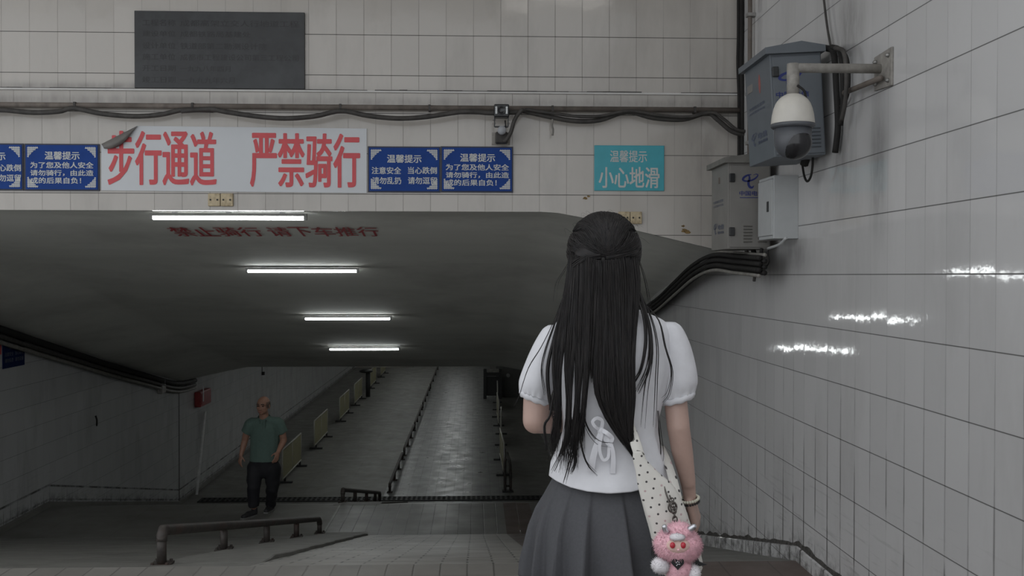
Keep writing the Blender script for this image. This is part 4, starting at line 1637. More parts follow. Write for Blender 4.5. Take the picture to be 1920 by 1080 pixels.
for sx in (-1, 1):
    mb = MB()
    mb.ell(at(sx * .03, .074, .006), (.0125, .011, .0085), 14, HB)
    mb.build('eye', M['eye'], W_, True)
    mb = MB()
    mb.tube(smooth_path([at(sx * .014, .085, .026), at(sx * .031, .086, .031), at(sx * .048, .076, .026)]), .003, 6)
    mb.build('eyebrow', M['brow'], W_, True)
mb = MB()
mb.ell(at(0, .0905, -.0625), (.02, .005, .008), 12, HB)
mb.build('mouth', M['lip'], W_, True)

# blouse
rows = resample([(578, 1095, 1192, .058), (588, 1072, 1216, .07), (600, 1048, 1242, .082), (618, 1036, 1258, .094), (650, 1034, 1260, .106), (690, 1038, 1258, .113), (730, 1046, 1248, .111), (770, 1053, 1237, .102),
                 (805, 1056, 1231, .096), (835, 1046, 1238, .103), (850, 1040, 1243, .109), (866, 1033, 1249, .117)], 4)
NT_ = 120


def bfold(v, t, py):
    f = 1.0
    w_ = math.exp(-((py - 812) / 40) ** 2)
    f += w_ * .012 * math.sin(t * 17 + math.sin(t * 5) * 2)
    f += .016 * noise.noise(V((math.cos(t) * 5, math.sin(t) * 5, py * .012))) + .008 * noise.noise(V((math.cos(t) * 11, math.sin(t) * 11, py * .03)))
    return f


rings = loft_px(rows, GY, NT_, .88, bfold)
# hem follows the curve seen on the back
hem = [(1015, 880), (1024, 886), (1045, 900), (1070, 911), (1100, 918), (1140, 922), (1180, 919), (1200, 914), (1222, 904), (1245, 899), (1262, 893)]
last = rings[-1]
zz = []
cx0 = sum(p.x for p in last) / len(last)
ext = []
for p in last:
    q = CAM + (p - CAM)
    d = CR.transposed() @ (p - CAM)
    px = 960 + F * d.x / -d.z
    py = None
    for (a, ya), (b, yb) in zip(hem, hem[1:]):
        if a <= px <= b:
            py = ya + (yb - ya) * (px - a) / (b - a)
    if py is None:
        py = hem[0][1] if px < hem[0][0] else hem[-1][1]
    zt_ = P(px, py, p.y if p.y < GY else GY).z
    if p.y > GY:
        zt_ = zt_ - .03 * (p.y - GY) / .13
    ext.append(zt_)
for fr in (.35, .7, .93, 1.0):
    rr = []
    for p, z in zip(last, ext):
        k = 1 + .22 * fr + (.012 if fr == .93 else 0)
        rr.append(V((cx0 + (p.x - cx0) * (1 + .03 * fr), GY + (p.y - GY) * k, p.z + (z - p.z) * fr)))
    rings.append(rr)
mb = MB()
mb.loft(rings, caps=(False, False))
SH = mb.build('blouse', M['shirt_white'], W_, True)
so = SH.modifiers.new('cloth', 'SOLIDIFY')
so.thickness = .004
# collar
mb = MB()
col_r = loft_px([(560, 1104, 1176, .052), (570, 1100, 1184, .056), (582, 1088, 1198, .066), (588, 1082, 1206, .071)], GY, 48, .95)
mb.loft(col_r, caps=(False, False))
c_ = mb.build('collar', M['shirt_white'], SH, True)
c_.modifiers.new('cloth', 'SOLIDIFY').thickness = .005
# back seam line and side seams
for pts in ([(1100, 640), (1096, 720), (1103, 790), (1090, 905)], [(1216, 640), (1214, 720), (1196, 790), (1200, 850)]):
    pass


def sleeve(rows, tilt, cuff, name='sleeve'):
    rr = resample(rows, 4)
    n = 72
    rings = []
    for i, (py, l, r_, b) in enumerate(rr):
        v = i / (len(rr) - 1)
        A, Bq = P(l, py, GY), P(r_, py, GY)
        c = (A + Bq) / 2
        a = (Bq.x - A.x) / 2
        ring = []
        gat = .05 * max(0, (v - .72) / .28) ** 1.5 + .03 * max(0, 1 - v / .3)
        for k in range(n):
            t = 2 * PI * k / n
            f = 1 + gat * math.sin(t * 15 + 2 * math.sin(3 * t)) + .03 * noise.noise(V((math.cos(t) * 2, math.sin(t) * 2, py * .03)))
            ring.append(V((c.x + a * math.cos(t) * f, GY + b * math.sin(t) * f, c.z + tilt * a * math.cos(t) * v)))
        rings.append(ring)
    mb = MB()
    mb.loft(rings, caps=(True, False))
    s_ = mb.build(name, M['shirt_white'], SH, True)
    s_.modifiers.new('cloth', 'SOLIDIFY').thickness = .003
    (py0, l0, r0), (py1, l1, r1) = cuff
    rings = []
    for py, l, r_, gr in ((py0, l0, r0, -.006), (py0, l0, r0, .001), ((py0 + py1) / 2, (l0 + l1) / 2, (r0 + r1) / 2, .003), (py1, l1, r1, .001), (py1, l1, r1, -.005)):
        A, Bq = P(l, py, GY), P(r_, py, GY)
        c = (A + Bq) / 2
        a = (Bq.x - A.x) / 2 + gr
        rings.append([V((c.x + a * math.cos(2 * PI * k / 48), GY + a * 1.08 * math.sin(2 * PI * k / 48), c.z + tilt * a * math.cos(2 * PI * k / 48) + .0015 * math.sin(9 * PI * k / 24))) for k in range(48)])
    mb = MB()
    mb.loft(rings, caps=(False, False))
    mb.build('cuff', M['shirt_white'], SH, True)


sleeve([(604, 1240, 1266, .03), (612, 1234, 1276, .045), (630, 1232, 1286, .053), (655, 1233, 1295, .058), (682, 1234, 1302, .061), (705, 1234, 1306, .062), (722, 1235, 1307, .059), (734, 1238, 1304, .053), (741, 1241, 1302, .050)], .28,
       ((740, 1241, 1302), (752, 1242, 1300)))
sleeve([(610, 1028, 1052, .03), (618, 1018, 1054, .045), (636, 1007, 1054, .053), (660, 995, 1050, .058), (685, 985, 1046, .061), (708, 977, 1041, .062), (724, 973, 1036, .058), (735, 973, 1031, .052), (741, 974, 1029, .049)], -.36,
       ((740, 974, 1029), (752, 976, 1028)))
# ribbon bow on the back
RB = V((0, -.118, 0))
def strip(pts, w0, w1, dy=-.120):
    mb = MB()
    q = smooth_path([g(a, b, dy - e) for a, b, e in pts], 6)
    n = len(q)
    L, R_ = [], []
    for i, p in enumerate(q):
        d = (q[min(i + 1, n - 1)] - q[max(i - 1, 0)]).normalized()
        s_ = d.cross(V((0, 1, 0))).normalized()
        w = w0 + (w1 - w0) * i / (n - 1)
        L.append(p + s_ * w / 2)
        R_.append(p - s_ * w / 2)
    bk = V((0, .003, 0))
    mb.loft([[a, b, b + bk, a + bk] for a, b in zip(L, R_)])
    return mb


bow = thing('ribbon_bow', None, None)
bow.parent = SH
bow.location = (0, 0, 0)
ORG[bow.name] = ORG[SH.name]
for pts, w0, w1, nm in (([(1127, 807, .004), (1117, 801, .014), (1111, 791, .016), (1119, 784, .014), (1129, 789, .010), (1128, 803, .005)], .008, .010, 'loop'), ([(1127, 806, .006), (1138, 812, .018), (1148, 822, .014), (1140, 832, .01), (1129, 812, .006)], .012, .010, 'loop'),
                        ([(1127, 808, .006), (1119, 832, .010), (1112, 858, .010), (1107, 884, .006)], .012, .021, 'tail'), ([(1129, 812, .010), (1124, 840, .014), (1130, 861, .014), (1140, 858, .014), (1142, 836, .012)], .009, .008, 'loop'),
                        ([(1134, 812, .006), (1147, 838, .012), (1150, 862, .010), (1149, 888, .006)], .009, .015, 'tail')):
    strip(pts, w0, w1).build(nm, M['ribbon'], bow)
mb = MB()
mb.ell(g(1127, 808, -.122), (.011, .008, .012), 12)
mb.build('knot', M['ribbon'], bow, True)

# pleated skirt
NP = 14
rings = []
N2 = NP * 22
zh = CZ - .872
zs = [P(1135, 872, GY).z, P(1135, 900, GY).z, P(1135, 925, GY).z, P(1135, 950, GY).z, P(1135, 985, GY).z, P(1135, 1020, GY).z, P(1135, 1050, GY).z, zh + .004, zh]
hw = [.145, .156, .176, .196, .213, .221, .227, .229, .227]
hb = [.104, .114, .132, .155, .178, .190, .198, .201, .199]
cxs = g(1135, 950).x
for i, z in enumerate(zs):
    v = i / (len(zs) - 1)
    A = .010 + .25 * max(0, min(1, (v - .2) / .6))
    ring = []
    for k in range(N2):
        t = 2 * PI * k / N2
        u = (t * NP / (2 * PI) + .10 * math.sin(3 * t + v)) % 1.0
        s_ = (u / .90) if u < .90 else (1 - (u - .90) / .10)
        f = 1 + A * (s_ ** 1.3 - .6) * (1 + .35 * math.sin(t * 2.7 + 1)) + .012 * v * math.sin(t * 4 + 2 * v)
        ct, st = math.cos(t), math.sin(t)
        ring.append(V((cxs + math.copysign(abs(ct) ** .9, ct) * hw[i] * f, GY + math.copysign(abs(st) ** .9, st) * hb[i] * f, z)))
    rings.append(ring)
mb = MB()
mb.loft(rings, caps=(False, False))
SK = mb.build('skirt', M['skirt'], W_, True)
SK.modifiers.new('cloth', 'SOLIDIFY').thickness = .004
for sx, px in ((-1, 1086), (1, 1184)):
    x = g(px, 955).x - sx * .005
    mb = MB()
    capsule(mb, (x, GY - .03, GF + .045), .04, (x, GY + .12, GF + .04), .036, (1, .9))
    capsule(mb, (x, GY - .01, GF + .09), .045, (x, GY - .01, GF + .05), .048)
    blob(mb, 'shoe', M['shoe'], W_, .006, 3, cut=[((0, 0, GF + .004), (0, 0, -1))])
    mb = MB()
    mb.tube([(x, GY - .01, GF + .06), (x, GY - .012, GF + .2)], [.044, .047], 18)
    mb.build('sock', M['sock'], W_, True)

# ------------------------------------------------------------------ her hair
def hg(px, py, back):
    """point of the hair: back metres behind the middle of the body"""
    return P(px, py, GY - back)


hcx = g(1132.5, 470, .005)
HR = (.1045, .112, .113)
HCc = g(1132.5, 471, .01)


def hsurf(az, elv, k=1.0):
    """point on the cap; az 0 = back, + = her right (picture right); elv up"""
    return V((HCc.x + HR[0] * k * math.sin(az) * math.cos(elv), HCc.y - HR[1] * k * math.cos(az) * math.cos(elv), HCc.z + HR[2] * k * math.sin(elv)))


mb = MB()
B3 = (V((1, 0, 0)), V((0, 1, 0)), V((0, 0, 1)))
mb.ell(HCc + V((0, -.002, .0)), (HR[0] * .985, HR[1] * .97, HR[2] * .985), 30)
capsule(mb, hg(1132, 480, .055), .078, hg(1132, 560, .05), .078, (1.12, .62), (1, 0, 0))
capsule(mb, hg(1132, 560, .05), .078, hg(1122, 640, .095), .07, (1.15, .34), (1, 0, 0))
capsule(mb, hg(1136, 640, .105), .045, hg(1136, 670, .115), .036, (1.0, .25), (1, 0, 0))
capsule(mb, hg(1150, 640, .108), .032, hg(1153, 770, .120), .024, (1.2, .35), (1, 0, 0))


def open_face(co):
    """keep the mass off the face"""
    q = co - hc
    if q.y > .05 and q.z < .055:
        co = co.copy()
        co.y = hc.y + .05 - .01 * (co.z < hc.z)
    return co


HAIR = blob(mb, 'hair', M['hair'], W_, .006, 6, push=open_face)


def lock(mb, pts, r0, tip=.15, flat=.55, n=5, seg=5):
    q = smooth_path(pts, seg)
    m = len(q)
    rr = [r0 * (1 if i < m * .5 else 1 - (1 - tip) * ((i - m * .5) / (m * .5)) ** 1.1) for i in range(m)]
    mb.tube(q, rr, n, True, flat, (1, 0, 0))


# upper half swept back from crown and sides to the tie
TIE = (-.02, -.13)
mb = MB()
for k in range(1700):
    az = R.uniform(-1, 1)
    az = math.copysign(abs(az) ** .8, az) * 2.1
    e0 = R.uniform(-.1, 1.2) if abs(az) > .8 else R.uniform(.2, 1.45)
    if R.random() < .25:
        az, e0 = R.uniform(-2.0, 2.0), R.uniform(.9, 1.5)
    lift = R.uniform(.985, 1.022)
    tz, te = TIE[0] + R.uniform(-.16, .16), TIE[1] + R.uniform(-.06, .10)
    a, b = hsurf(az, e0) - HCc, hsurf(tz, te) - HCc
    pts = []
    for i in range(8):
        s_ = i / 7
        d = Vector(((a.x * (1 - s_) + b.x * s_) / HR[0], (a.y * (1 - s_) + b.y * s_) / HR[1], (a.z * (1 - s_) + b.z * s_) / HR[2]))
        d.z += .25 * math.sin(PI * s_) * (1 if e0 > .5 else -.3)
        d.normalize()
        kk = lift + .02 * math.sin(PI * s_)
        pts.append(V((HCc.x + d.x * HR[0] * kk, HCc.y + d.y * HR[1] * kk, HCc.z + d.z * HR[2] * kk)))
    lock(mb, pts, R.uniform(.0007, .0017), .5, .7, 4, 3)
SW = mb.build('swept_hair', M['hair'], HAIR, True)
# twisted side locks joining at the tie
for side, rad0, pts in ((-1, .0095, [(1067, 499, .028), (1074, 496, .072), (1088, 489, .098), (1104, 482, .112), (1126, 481, .117)]), (1, .006, [(1199, 470, .03), (1191, 474, .072), (1174, 478, .098), (1156, 481, .112), (1136, 484, .117)])):
    mb = MB()
    axis = smooth_path([hg(*p) for p in pts], 8)
    for s_ in range(46):
        ph = R.uniform(0, 2 * PI)
        rd = rad0 * math.sqrt(R.uniform(.15, 1))
        q = []
        for i, p in enumerate(axis):
            t = i / (len(axis) - 1)
            an = ph + t * 2.6 * side
            rad = rd * (1 - .45 * t)
            q.append(p + V((0, math.cos(an) * .7, math.sin(an) * 1.25)) * rad)
        mb.tube(q, R.uniform(.0010, .0019), 4)
    mb.build('twisted_lock', M['hair'], HAIR, True)
mb = MB()
mb.ell(hg(1131, 487, .117), (.006, .005, .007), 12)
capsule(mb, hg(1131, 492, .119), .002, hg(1129, 502, .120), .002)
mb.build('hair_tie', M['cable'], HAIR, True)

# the long fall
GL = [
    [(1069, 470, .03), (1063, 520, .045), (1052, 580, .075), (1036, 640, .105), (1030, 700, .118), (1036, 750, .12), (1028, 792, .12), (1024, 832, .12)],
    [(1074, 475, .05), (1070, 535, .065), (1062, 610, .095), (1056, 690, .120), (1059, 755, .123), (1060, 810, .121), (1050, 872, .126)],
    [(1085, 480, .08), (1083, 540, .09), (1078, 620, .11), (1077, 700, .125), (1075, 760, .125), (1070, 815, .124), (1068, 880, .13)],
    [(1100, 480, .105), (1099, 540, .105), (1096, 620, .115), (1094, 690, .128), (1090, 750, .128), (1086, 800, .126), (1080, 860, .128)],
    [(1113, 485, .115), (1112, 545, .112), (1110, 620, .12), (1106, 690, .130), (1102, 740, .130), (1096, 785, .126), (1092, 830, .126)],
    [(1122, 487, .12), (1122, 545, .115), (1120, 620, .122), (1114, 690, .132), (1116, 740, .132), (1136, 785, .13), (1165, 825, .128), (1192, 858, .13)],
    [(1138, 487, .12), (1140, 545, .115), (1141, 620, .122), (1143, 690, .134), (1146, 745, .135), (1156, 790, .132), (1174, 826, .13), (1196, 862, .13)],
    [(1158, 484, .11), (1162, 545, .108), (1164, 620, .118), (1167, 690, .132), (1170, 745, .134), (1172, 790, .132), (1180, 830, .13), (1197, 860, .13)],
    [(1178, 478, .085), (1184, 540, .09), (1182, 610, .11), (1180, 680, .128), (1185, 735, .132), (1184, 780, .13), (1180, 815, .13), (1193, 852, .13)],
    [(1193, 470, .04), (1200, 525, .055), (1197, 580, .085), (1189, 640, .115), (1189, 700, .128), (1190, 745, .13), (1184, 785, .13), (1180, 815, .13)],
]


def along(gl, s_):
    f = s_ * (len(gl) - 1)
    i = max(0, min(int(f), len(gl) - 2))
    t = f - i
    return [gl[i][j] + (gl[i + 1][j] - gl[i][j]) * t for j in range(3)]


mb = MB()
SEGS = [(0, 1), (1, 2), (2, 3), (3, 4), (4, 5), (5, 6), (6, 7), (7, 8), (8, 9)]
WT = [300, 310, 300, 290, 130, 500, 500, 450, 360]
for (a, b), cnt in zip(SEGS, WT):
    for k in range(cnt):
        u = R.random()
        s0 = R.uniform(0, .03)
        s1 = R.choice((R.uniform(.62, .85), R.uniform(.78, 1.0), R.uniform(.9, 1.04)) if a < 4 else (R.uniform(.76, .9), R.uniform(.86, 1.0), 1.0))
        if a == 4:
            s1 = R.uniform(.40, .56)
        wob = R.uniform(-1, 1)
        ph = R.uniform(0, 6)
        lay = R.uniform(-.006, .012)
        pts = []
        for i in range(9):
            s_ = s0 + (s1 - s0) * i / 8
            p, q = along(GL[a], s_), along(GL[b], s_)
            if a < 4:
                clump = u + (.5 - u) * .72 * max(0, min(1, (s_ - .36) / .3))
            else:
                clump = u + (round(u * 2) / 2 - u) * .55 * s_ ** 1.6
            px = p[0] + (q[0] - p[0]) * clump + wob * (2 * s_ * s_ + (9 if a < 4 else 4) * s_ ** 5) + 1.6 * math.sin(ph + s_ * 5)
            py = p[1] + (q[1] - p[1]) * clump
            bk = p[2] + (q[2] - p[2]) * clump
            pts.append(hg(px, py, bk + lay))
        lock(mb, pts, R.uniform(.0005, .0014), .06, .8, 4, 2)
mb.build('long_hair', M['hair'], HAIR, True)
# loose wisps
mb = MB()
WI = [([(1196, 540, .05), (1212, 590, .09), (1220, 640, .118), (1214, 690, .122), (1194, 735, .128)], .0032, 7), ([(1190, 545, .06), (1207, 590, .095), (1212, 640, .118), (1204, 690, .124), (1188, 720, .13)], .0034, 8),
      ([(1200, 550, .04), (1222, 600, .085), (1232, 650, .112), (1230, 710, .115), (1228, 760, .11), (1226, 800, .112)], .0016, 3), ([(1198, 560, .05), (1216, 600, .09), (1222, 660, .118), (1212, 730, .12), (1206, 800, .118)], .0015, 3),
      ([(1203, 565, .04), (1234, 600, .08), (1246, 650, .1), (1258, 695, .098), (1252, 735, .098), (1240, 750, .098)], .0022, 3),
      ([(1062, 540, .05), (1040, 600, .08), (1016, 650, .085), (992, 690, .075), (975, 742, .07), (966, 760, .07)], .0011, 2), ([(1060, 545, .05), (1042, 600, .085), (1024, 650, .095), (1016, 690, .09), (1022, 735, .095)], .0016, 4),
      ([(1050, 590, .08), (1038, 640, .105), (1028, 690, .11), (1030, 740, .115), (1040, 790, .12)], .0028, 9), ([(1100, 700, .13), (1092, 760, .13), (1098, 800, .13), (1118, 828, .128), (1146, 834, .13)], .0014, 3),
      ([(1064, 760, .125), (1062, 810, .125), (1052, 850, .128), (1036, 885, .135)], .0022, 5), ([(1078, 760, .127), (1080, 820, .128), (1068, 870, .13), (1058, 905, .15)], .0018, 4),
      ([(1082, 760, .128), (1088, 820, .128), (1100, 865, .13), (1120, 888, .135)], .0018, 4), ([(1070, 780, .127), (1076, 830, .128), (1078, 870, .13), (1070, 890, .135)], .002, 5),
      ([(1038, 740, .12), (1032, 780, .118), (1022, 800, .118), (1028, 845, .118)], .0022, 6), ([(1046, 740, .12), (1040, 790, .12), (1034, 820, .12), (1038, 850, .12)], .002, 5),
      ([(1170, 800, .132), (1186, 836, .132), (1204, 860, .134), (1222, 890, .16)], .0014, 4), ([(1195, 480, .02), (1208, 520, .03), (1216, 560, .05), (1220, 600, .08)], .0008, 3),
      ([(1068, 490, .03), (1056, 510, .03), (1044, 530, .03), (1040, 560, .04)], .0007, 3), ([(1234, 770, .06), (1238, 810, .05), (1242, 850, .05), (1236, 880, .06)], .0014, 3)]
for pts, r0, cnt in WI:
    for k in range(cnt):
        dx, dy, db = R.uniform(-4, 4), R.uniform(-8, 8), R.uniform(0, .006)
        sp = R.uniform(.3, 1.6)
        lock(mb, [hg(a + dx * (.3 + sp * i / len(pts)), b + dy * i / len(pts), c + db) for i, (a, b, c) in enumerate(pts)], r0 * R.uniform(.5, 1), .1, .7, 4, 4)
for k in range(36):
    az, e0 = R.uniform(-1.9, 1.9), R.uniform(.2, 1.5)
    p = hsurf(az, e0, 1.0)
    o = (p - HCc).normalized()
    q = p + o * R.uniform(.004, .014) + V((R.uniform(-.02, .02), 0, R.uniform(-.02, .01)))
    r_ = q + V((R.uniform(-.02, .02), R.uniform(-.01, .01), R.uniform(-.04, -.005)))
    lock(mb, [p, q, r_], .00028, .3, 1, 3, 3)
mb.build('loose_strands', M['hair'], HAIR, True)

# bracelets on her wrist
wp, wd = g(1291, 926, .006), (g(1296, 952, .012) - g(1289, 912)).normalized()
e1 = V((1, 0, 0)) - wd * wd.x
e1.normalize()
e2 = wd.cross(e1)
for nm, lab, off, m, rb in (('bracelet', 'cream beaded bracelet, upper of two on the woman\'s wrist', .012, 'bead_white', .0048), ('bracelet', 'thin dark beaded bracelet below the cream one on the woman\'s wrist', .0215, 'bead_dark', .0036)):
    mb = MB()
    for k in range(22):
        t = 2 * PI * k / 22
        mb.ell(wp + wd * (off + .004) + e1 * .0265 * math.cos(t) + e2 * .0245 * math.sin(t), (rb, rb, rb), 8)
    tag(mb.build(nm, M[m], None, True), lab, 'bracelet')

# ------------------------------------------------------------------ shoulder bag
BG = thing('shoulder_bag', 'cream fabric shoulder bag with small dark dots at the woman\'s hip', 'bag', (g(1265, 1085, -.23).x, GY - .23, g(1265, 1085, -.23).z))
rows = resample([(846, 1187, 1203, .004), (862, 1187, 1212, .008), (885, 1192, 1234, .014), (910, 1196, 1262, .020), (940, 1203, 1279, .026), (975, 1213, 1292, .032), (1010, 1222, 1305, .036), (1040, 1228, 1313, .038), (1062, 1233, 1316, .034), (1078, 1246, 1308, .022), (1084, 1262, 1296, .008)], 4)
mb = MB()
rings = loft_px(rows, GY - .235, 48, .8, lambda v, t, py: 1 + .05 * noise.noise(V((math.cos(t) * 3, math.sin(t) * 3, py * .02))))
mb.loft(rings)
bgo = mb.build('body', M['dots'], BG, True)
def band(pts, w, th=.006):
    mb = MB()
    q = smooth_path([P(a, b, GY - c) for a, b, c in pts], 6)
    rings = []
    for i, p in enumerate(q):
        d = (q[min(i + 1, len(q) - 1)] - q[max(i - 1, 0)]).normalized()
        n_ = V((0, -1, 0))
        s_ = d.cross(n_).normalized()
        n_ = s_.cross(d).normalized()
        ww = (w[0] + (w[1] - w[0]) * i / (len(q) - 1)) / 2
        rings.append([p - s_ * ww, p - s_ * ww * .9 + n_ * th / 2, p + s_ * ww * .9 + n_ * th / 2, p + s_ * ww, p + s_ * ww * .9 - n_ * th / 2, p - s_ * ww * .9 - n_ * th / 2])
    mb.loft(rings)
    return mb


band([(1072, 606, .098), (1092, 640, .112), (1122, 692, .119), (1150, 738, .118), (1172, 782, .117), (1186, 815, .126), (1196, 845, .165), (1203, 870, .215), (1209, 895, .236)], (.03, .03)).build('strap', M['dots'], BG, True)
band([(1240, 838, -.02), (1252, 868, .05), (1262, 900, .15), (1269, 935, .225)], (.02, .03)).build('strap', M['dots'], BG, True)
mb = MB()
bx = [P(a, b, GY - .185) for a, b in ((1190, 852), (1196, 846), (1206, 851), (1210, 866))]
mb.tube(smooth_path(bx, 5), .0022, 6)
mb.build('buckle', M['chain'], BG, True)
mb = MB()
mb.tube(smooth_path([P(a, b, GY - c) for a, b, c in ((1243, 902, .246), (1248, 922, .257), (1254, 940, .265), (1259, 958, .272))], 5), .0022, 6)
mb.build('zip_edge', M['chain'], BG, True)

# plush charm hanging from the bag
CY = GY - .314
ch = lambda px, py, dy=0.0: P(px, py, CY + dy)
CH = thing('plush_charm', 'pink fluffy horned plush charm with red eyes hanging on the dotted bag', 'plush toy', ch(1272, 1090))
u_ = CY / F


def fur(mb, c, r, cnt, ln, lo=-.9):
    for k in range(cnt):
        z = R.uniform(-1, 1)
        t = R.uniform(0, 2 * PI)
        d = V((math.sqrt(1 - z * z) * math.cos(t), math.sqrt(1 - z * z) * math.sin(t), z))
        p = V((c.x + d.x * r[0], c.y + d.y * r[1], c.z + d.z * r[2])) 
        d2 = (d + V((R.uniform(-.6, .6), R.uniform(-.6, .6), R.uniform(-.8, .3)))).normalized()
        a = d.orthogonal().normalized()
        b = d.cross(a)
        w = .0011
        q = p - d * .002
        mb.add([q + a * w, q - a * w * .5 + b * w, q - a * w * .5 - b * w, q + d2 * ln * R.uniform(.6, 1.2)], [(0, 1, 3), (1, 2, 3), (2, 0, 3)])


mb = MB()
c = ch(1271, 1022)
r = (44 * u_, .05, 33 * u_)
mb.ell(c, r, 24)
fur(mb, c, r, 2600, .011)
c2 = ch(1274, 1000)
r2 = (26 * u_, .04, 20 * u_)
mb.ell(c2, r2, 18)
fur(mb, c2, r2, 900, .011)
hd = mb.build('head', M['plush_pink'], CH, True)
mb = MB()
mb.ell(ch(1272, 1023, -.036), (23 * u_, .020, 15 * u_), 20)
mb.build('face', M['plush_face'], CH, True)
for px in (1261, 1281):
    mb = MB()
    mb.ell(ch(px, 1022.5, -.054), (5.2 * u_, .006, 6 * u_), 14)
    mb.build('eye', M['plush_red'], CH, True)
mb = MB()
mb.ell(ch(1272, 1031, -.056), (2.5 * u_, .004, 2 * u_), 10)
mb.build('nose', M['plush_pink'], CH, True)
mb = MB()
mb.ell(ch(1270, 1007, -.042), (14 * u_, .016, 6.5 * u_), 14)
c = ch(1270, 1007, -.042)
fur(mb, c, (14 * u_, .016, 6.5 * u_), 250, .006)
mb.build('forelock', M['plush_white'], CH, True)
for px, py, tx, ty in ((1249, 994, 1246, 988), (1294, 993, 1301, 987)):
    mb = MB()
    capsule(mb, ch(px, py, -.02), 7.0 * u_, ch(tx, ty, -.025), 5.0 * u_)
    mb.build('horn', M['silver'], CH, True)
mb = MB()
c = ch(1272, 1066)
r = (26 * u_, .036, 24 * u_)
mb.ell(c, r, 20)
fur(mb, c, r, 1300, .008)
mb.build('belly', M['plush_pink'], CH, True)
for px, py in ((1239, 1060), (1300, 1074)):
    mb = MB()
    c = ch(px, py, -.01)
    r = ((17 if px < 1260 else 13) * u_, .026, 15 * u_)
    mb.ell(c, r, 16)
    fur(mb, c, r, 700, .007)
    mb.build('paw', M['plush_white'], CH, True)
mb = MB()
q = []
hc2 = ch(1271, 1057, -.042)
for k in range(28):
    t = 2 * PI * k / 28
    q.append((16 * math.sin(t) ** 3, 13 * math.cos(t) - 5 * math.cos(2 * t) - 2 * math.cos(3 * t) - math.cos(4 * t)))
fr_ = [hc2 + V((a * .75 * u_, 0, b * .75 * u_)) for a, b in q]
bk_ = [p + V((0, .01, 0)) for p in fr_]
m_ = len(fr_)
mb.add(fr_ + bk_, [tuple(range(m_)), tuple(range(2 * m_ - 1, m_ - 1, -1))] + [(i, (i + 1) % m_, m_ + (i + 1) % m_, m_ + i) for i in range(m_)])
ht = mb.build('heart_patch', M['black_plastic'], CH)
mb = MB()
for a, b in ((-3, 2), (2, 3), (0, -1), (-1, 4), (3, -1), (-2, -3)):
    mb.ell(hc2 + V((a * u_, -.001, b * u_)), (1.5 * u_, .0015, 1.3 * u_), 8)
mb.build('bead', M['silver'], ht, True)
for tip in (((1300, 1050), (1308, 1045), (1312, 1054), (1326, 1059), (1310, 1062), (1300, 1062)), ((1240, 1040), (1228, 1022), (1222, 1028), (1222, 1042), (1230, 1050), (1242, 1052))):
    mb = MB()
    f_ = [ch(a, b, .004) for a, b in tip]
    k_ = [p + V((0, .008, 0)) for p in f_]
    m_ = len(f_)
    mb.add(f_ + k_, [tuple(range(m_)), tuple(range(2 * m_ - 1, m_ - 1, -1))] + [(i, (i + 1) % m_, m_ + (i + 1) % m_, m_ + i) for i in range(m_)])
    mb.build('wing', M['black_plastic'], CH)
mb = MB()
pts = smooth_path([P(a, b, GY - .284) for a, b in ((1256, 930), (1262, 945), (1264, 962), (1267, 985))], 3)
for i in range(len(pts) - 1):
    a, b = pts[i], pts[i + 1]
    cmid = (a + b) / 2
    d = (b - a)
    h = d.length * .72
    d.normalize()
    s_ = V((1, 0, 0)) if i % 2 else V((0, 1, 0))
    s_ = (s_ - d * s_.dot(d)).normalized()
    mb.tube([cmid + d * h * math.cos(2 * PI * k / 10) + s_ * .006 * math.sin(2 * PI * k / 10) for k in range(11)], .0018, 5)
mb.tube([P(1261, 951, GY - .289) + V((.011 * math.cos(2 * PI * k / 14), 0, .014 * math.sin(2 * PI * k / 14))) for k in range(15)], .0022, 6)
mb.build('key_chain', M['chain'], CH, True)

# ------------------------------------------------------------------ the man walking up
MY = 13.9
m = lambda px, py, dy=0.0: P(px, py, MY + dy)
MF = CZ - 3.3
MN = thing('person', 'bald man in a green polo shirt and black trousers walking toward the ramp', 'person', (m(492, 900).x, MY, MF))
mb = MB()
hd_c = m(493.5, 760.5, -.02)
at, HB = head(mb, hd_c, (-.22, -1, -.06), (0, 0, 1), 1.08, 1.08)
capsule(mb, m(494, 772), .062, m(496, 792, .02), .07)
capsule(mb, m(474, 798, .01), .05, m(520, 797, .01), .05)
capsule(mb, m(497, 805), .17, m(496, 850), .17, (1, .66), (1, 0, 0))
capsule(mb, m(495, 860), .17, m(494, 880), .16, (1, .66), (1, 0, 0))
arms = [((465, 801, .0), (459.5, 825, .03), (452, 853, -.04)), ((526.5, 799, .0), (532, 826, .02), (521.5, 848, -.16))]
for (s_, e_, w_), td in zip(arms, ((.55, -.8, 0), (-.5, -.75, .1))):
    S_, E_, Wp = m(*s_), m(*e_), m(*w_)
    capsule(mb, S_, .054, E_, .047)
    capsule(mb, E_, .045, E_.lerp(Wp, .35), .044)
    capsule(mb, E_.lerp(Wp, .35), .044, Wp, .028)
    dirn = (Wp - E_).normalized() + V((0, 0, -.5))
    hand(mb, Wp, dirn, V((.6 if s_[0] < 490 else -.6, .5, 0)), V(td), 1.08, .7)
legs = [((479, 878, 0), (475, 914, -.10), (476, 950, -.06), -.16, MF), ((511, 878, 0), (511, 913, .03), (508, 945, .27), .2, MF)]
for h_, k_, a_, yy, _z in legs:
    capsule(mb, m(*h_), .095, m(*k_), .062)
    capsule(mb, m(*k_), .062, m(*a_), .042)
blob(mb, 'body', M['skin_man'], MN, .007, 4)
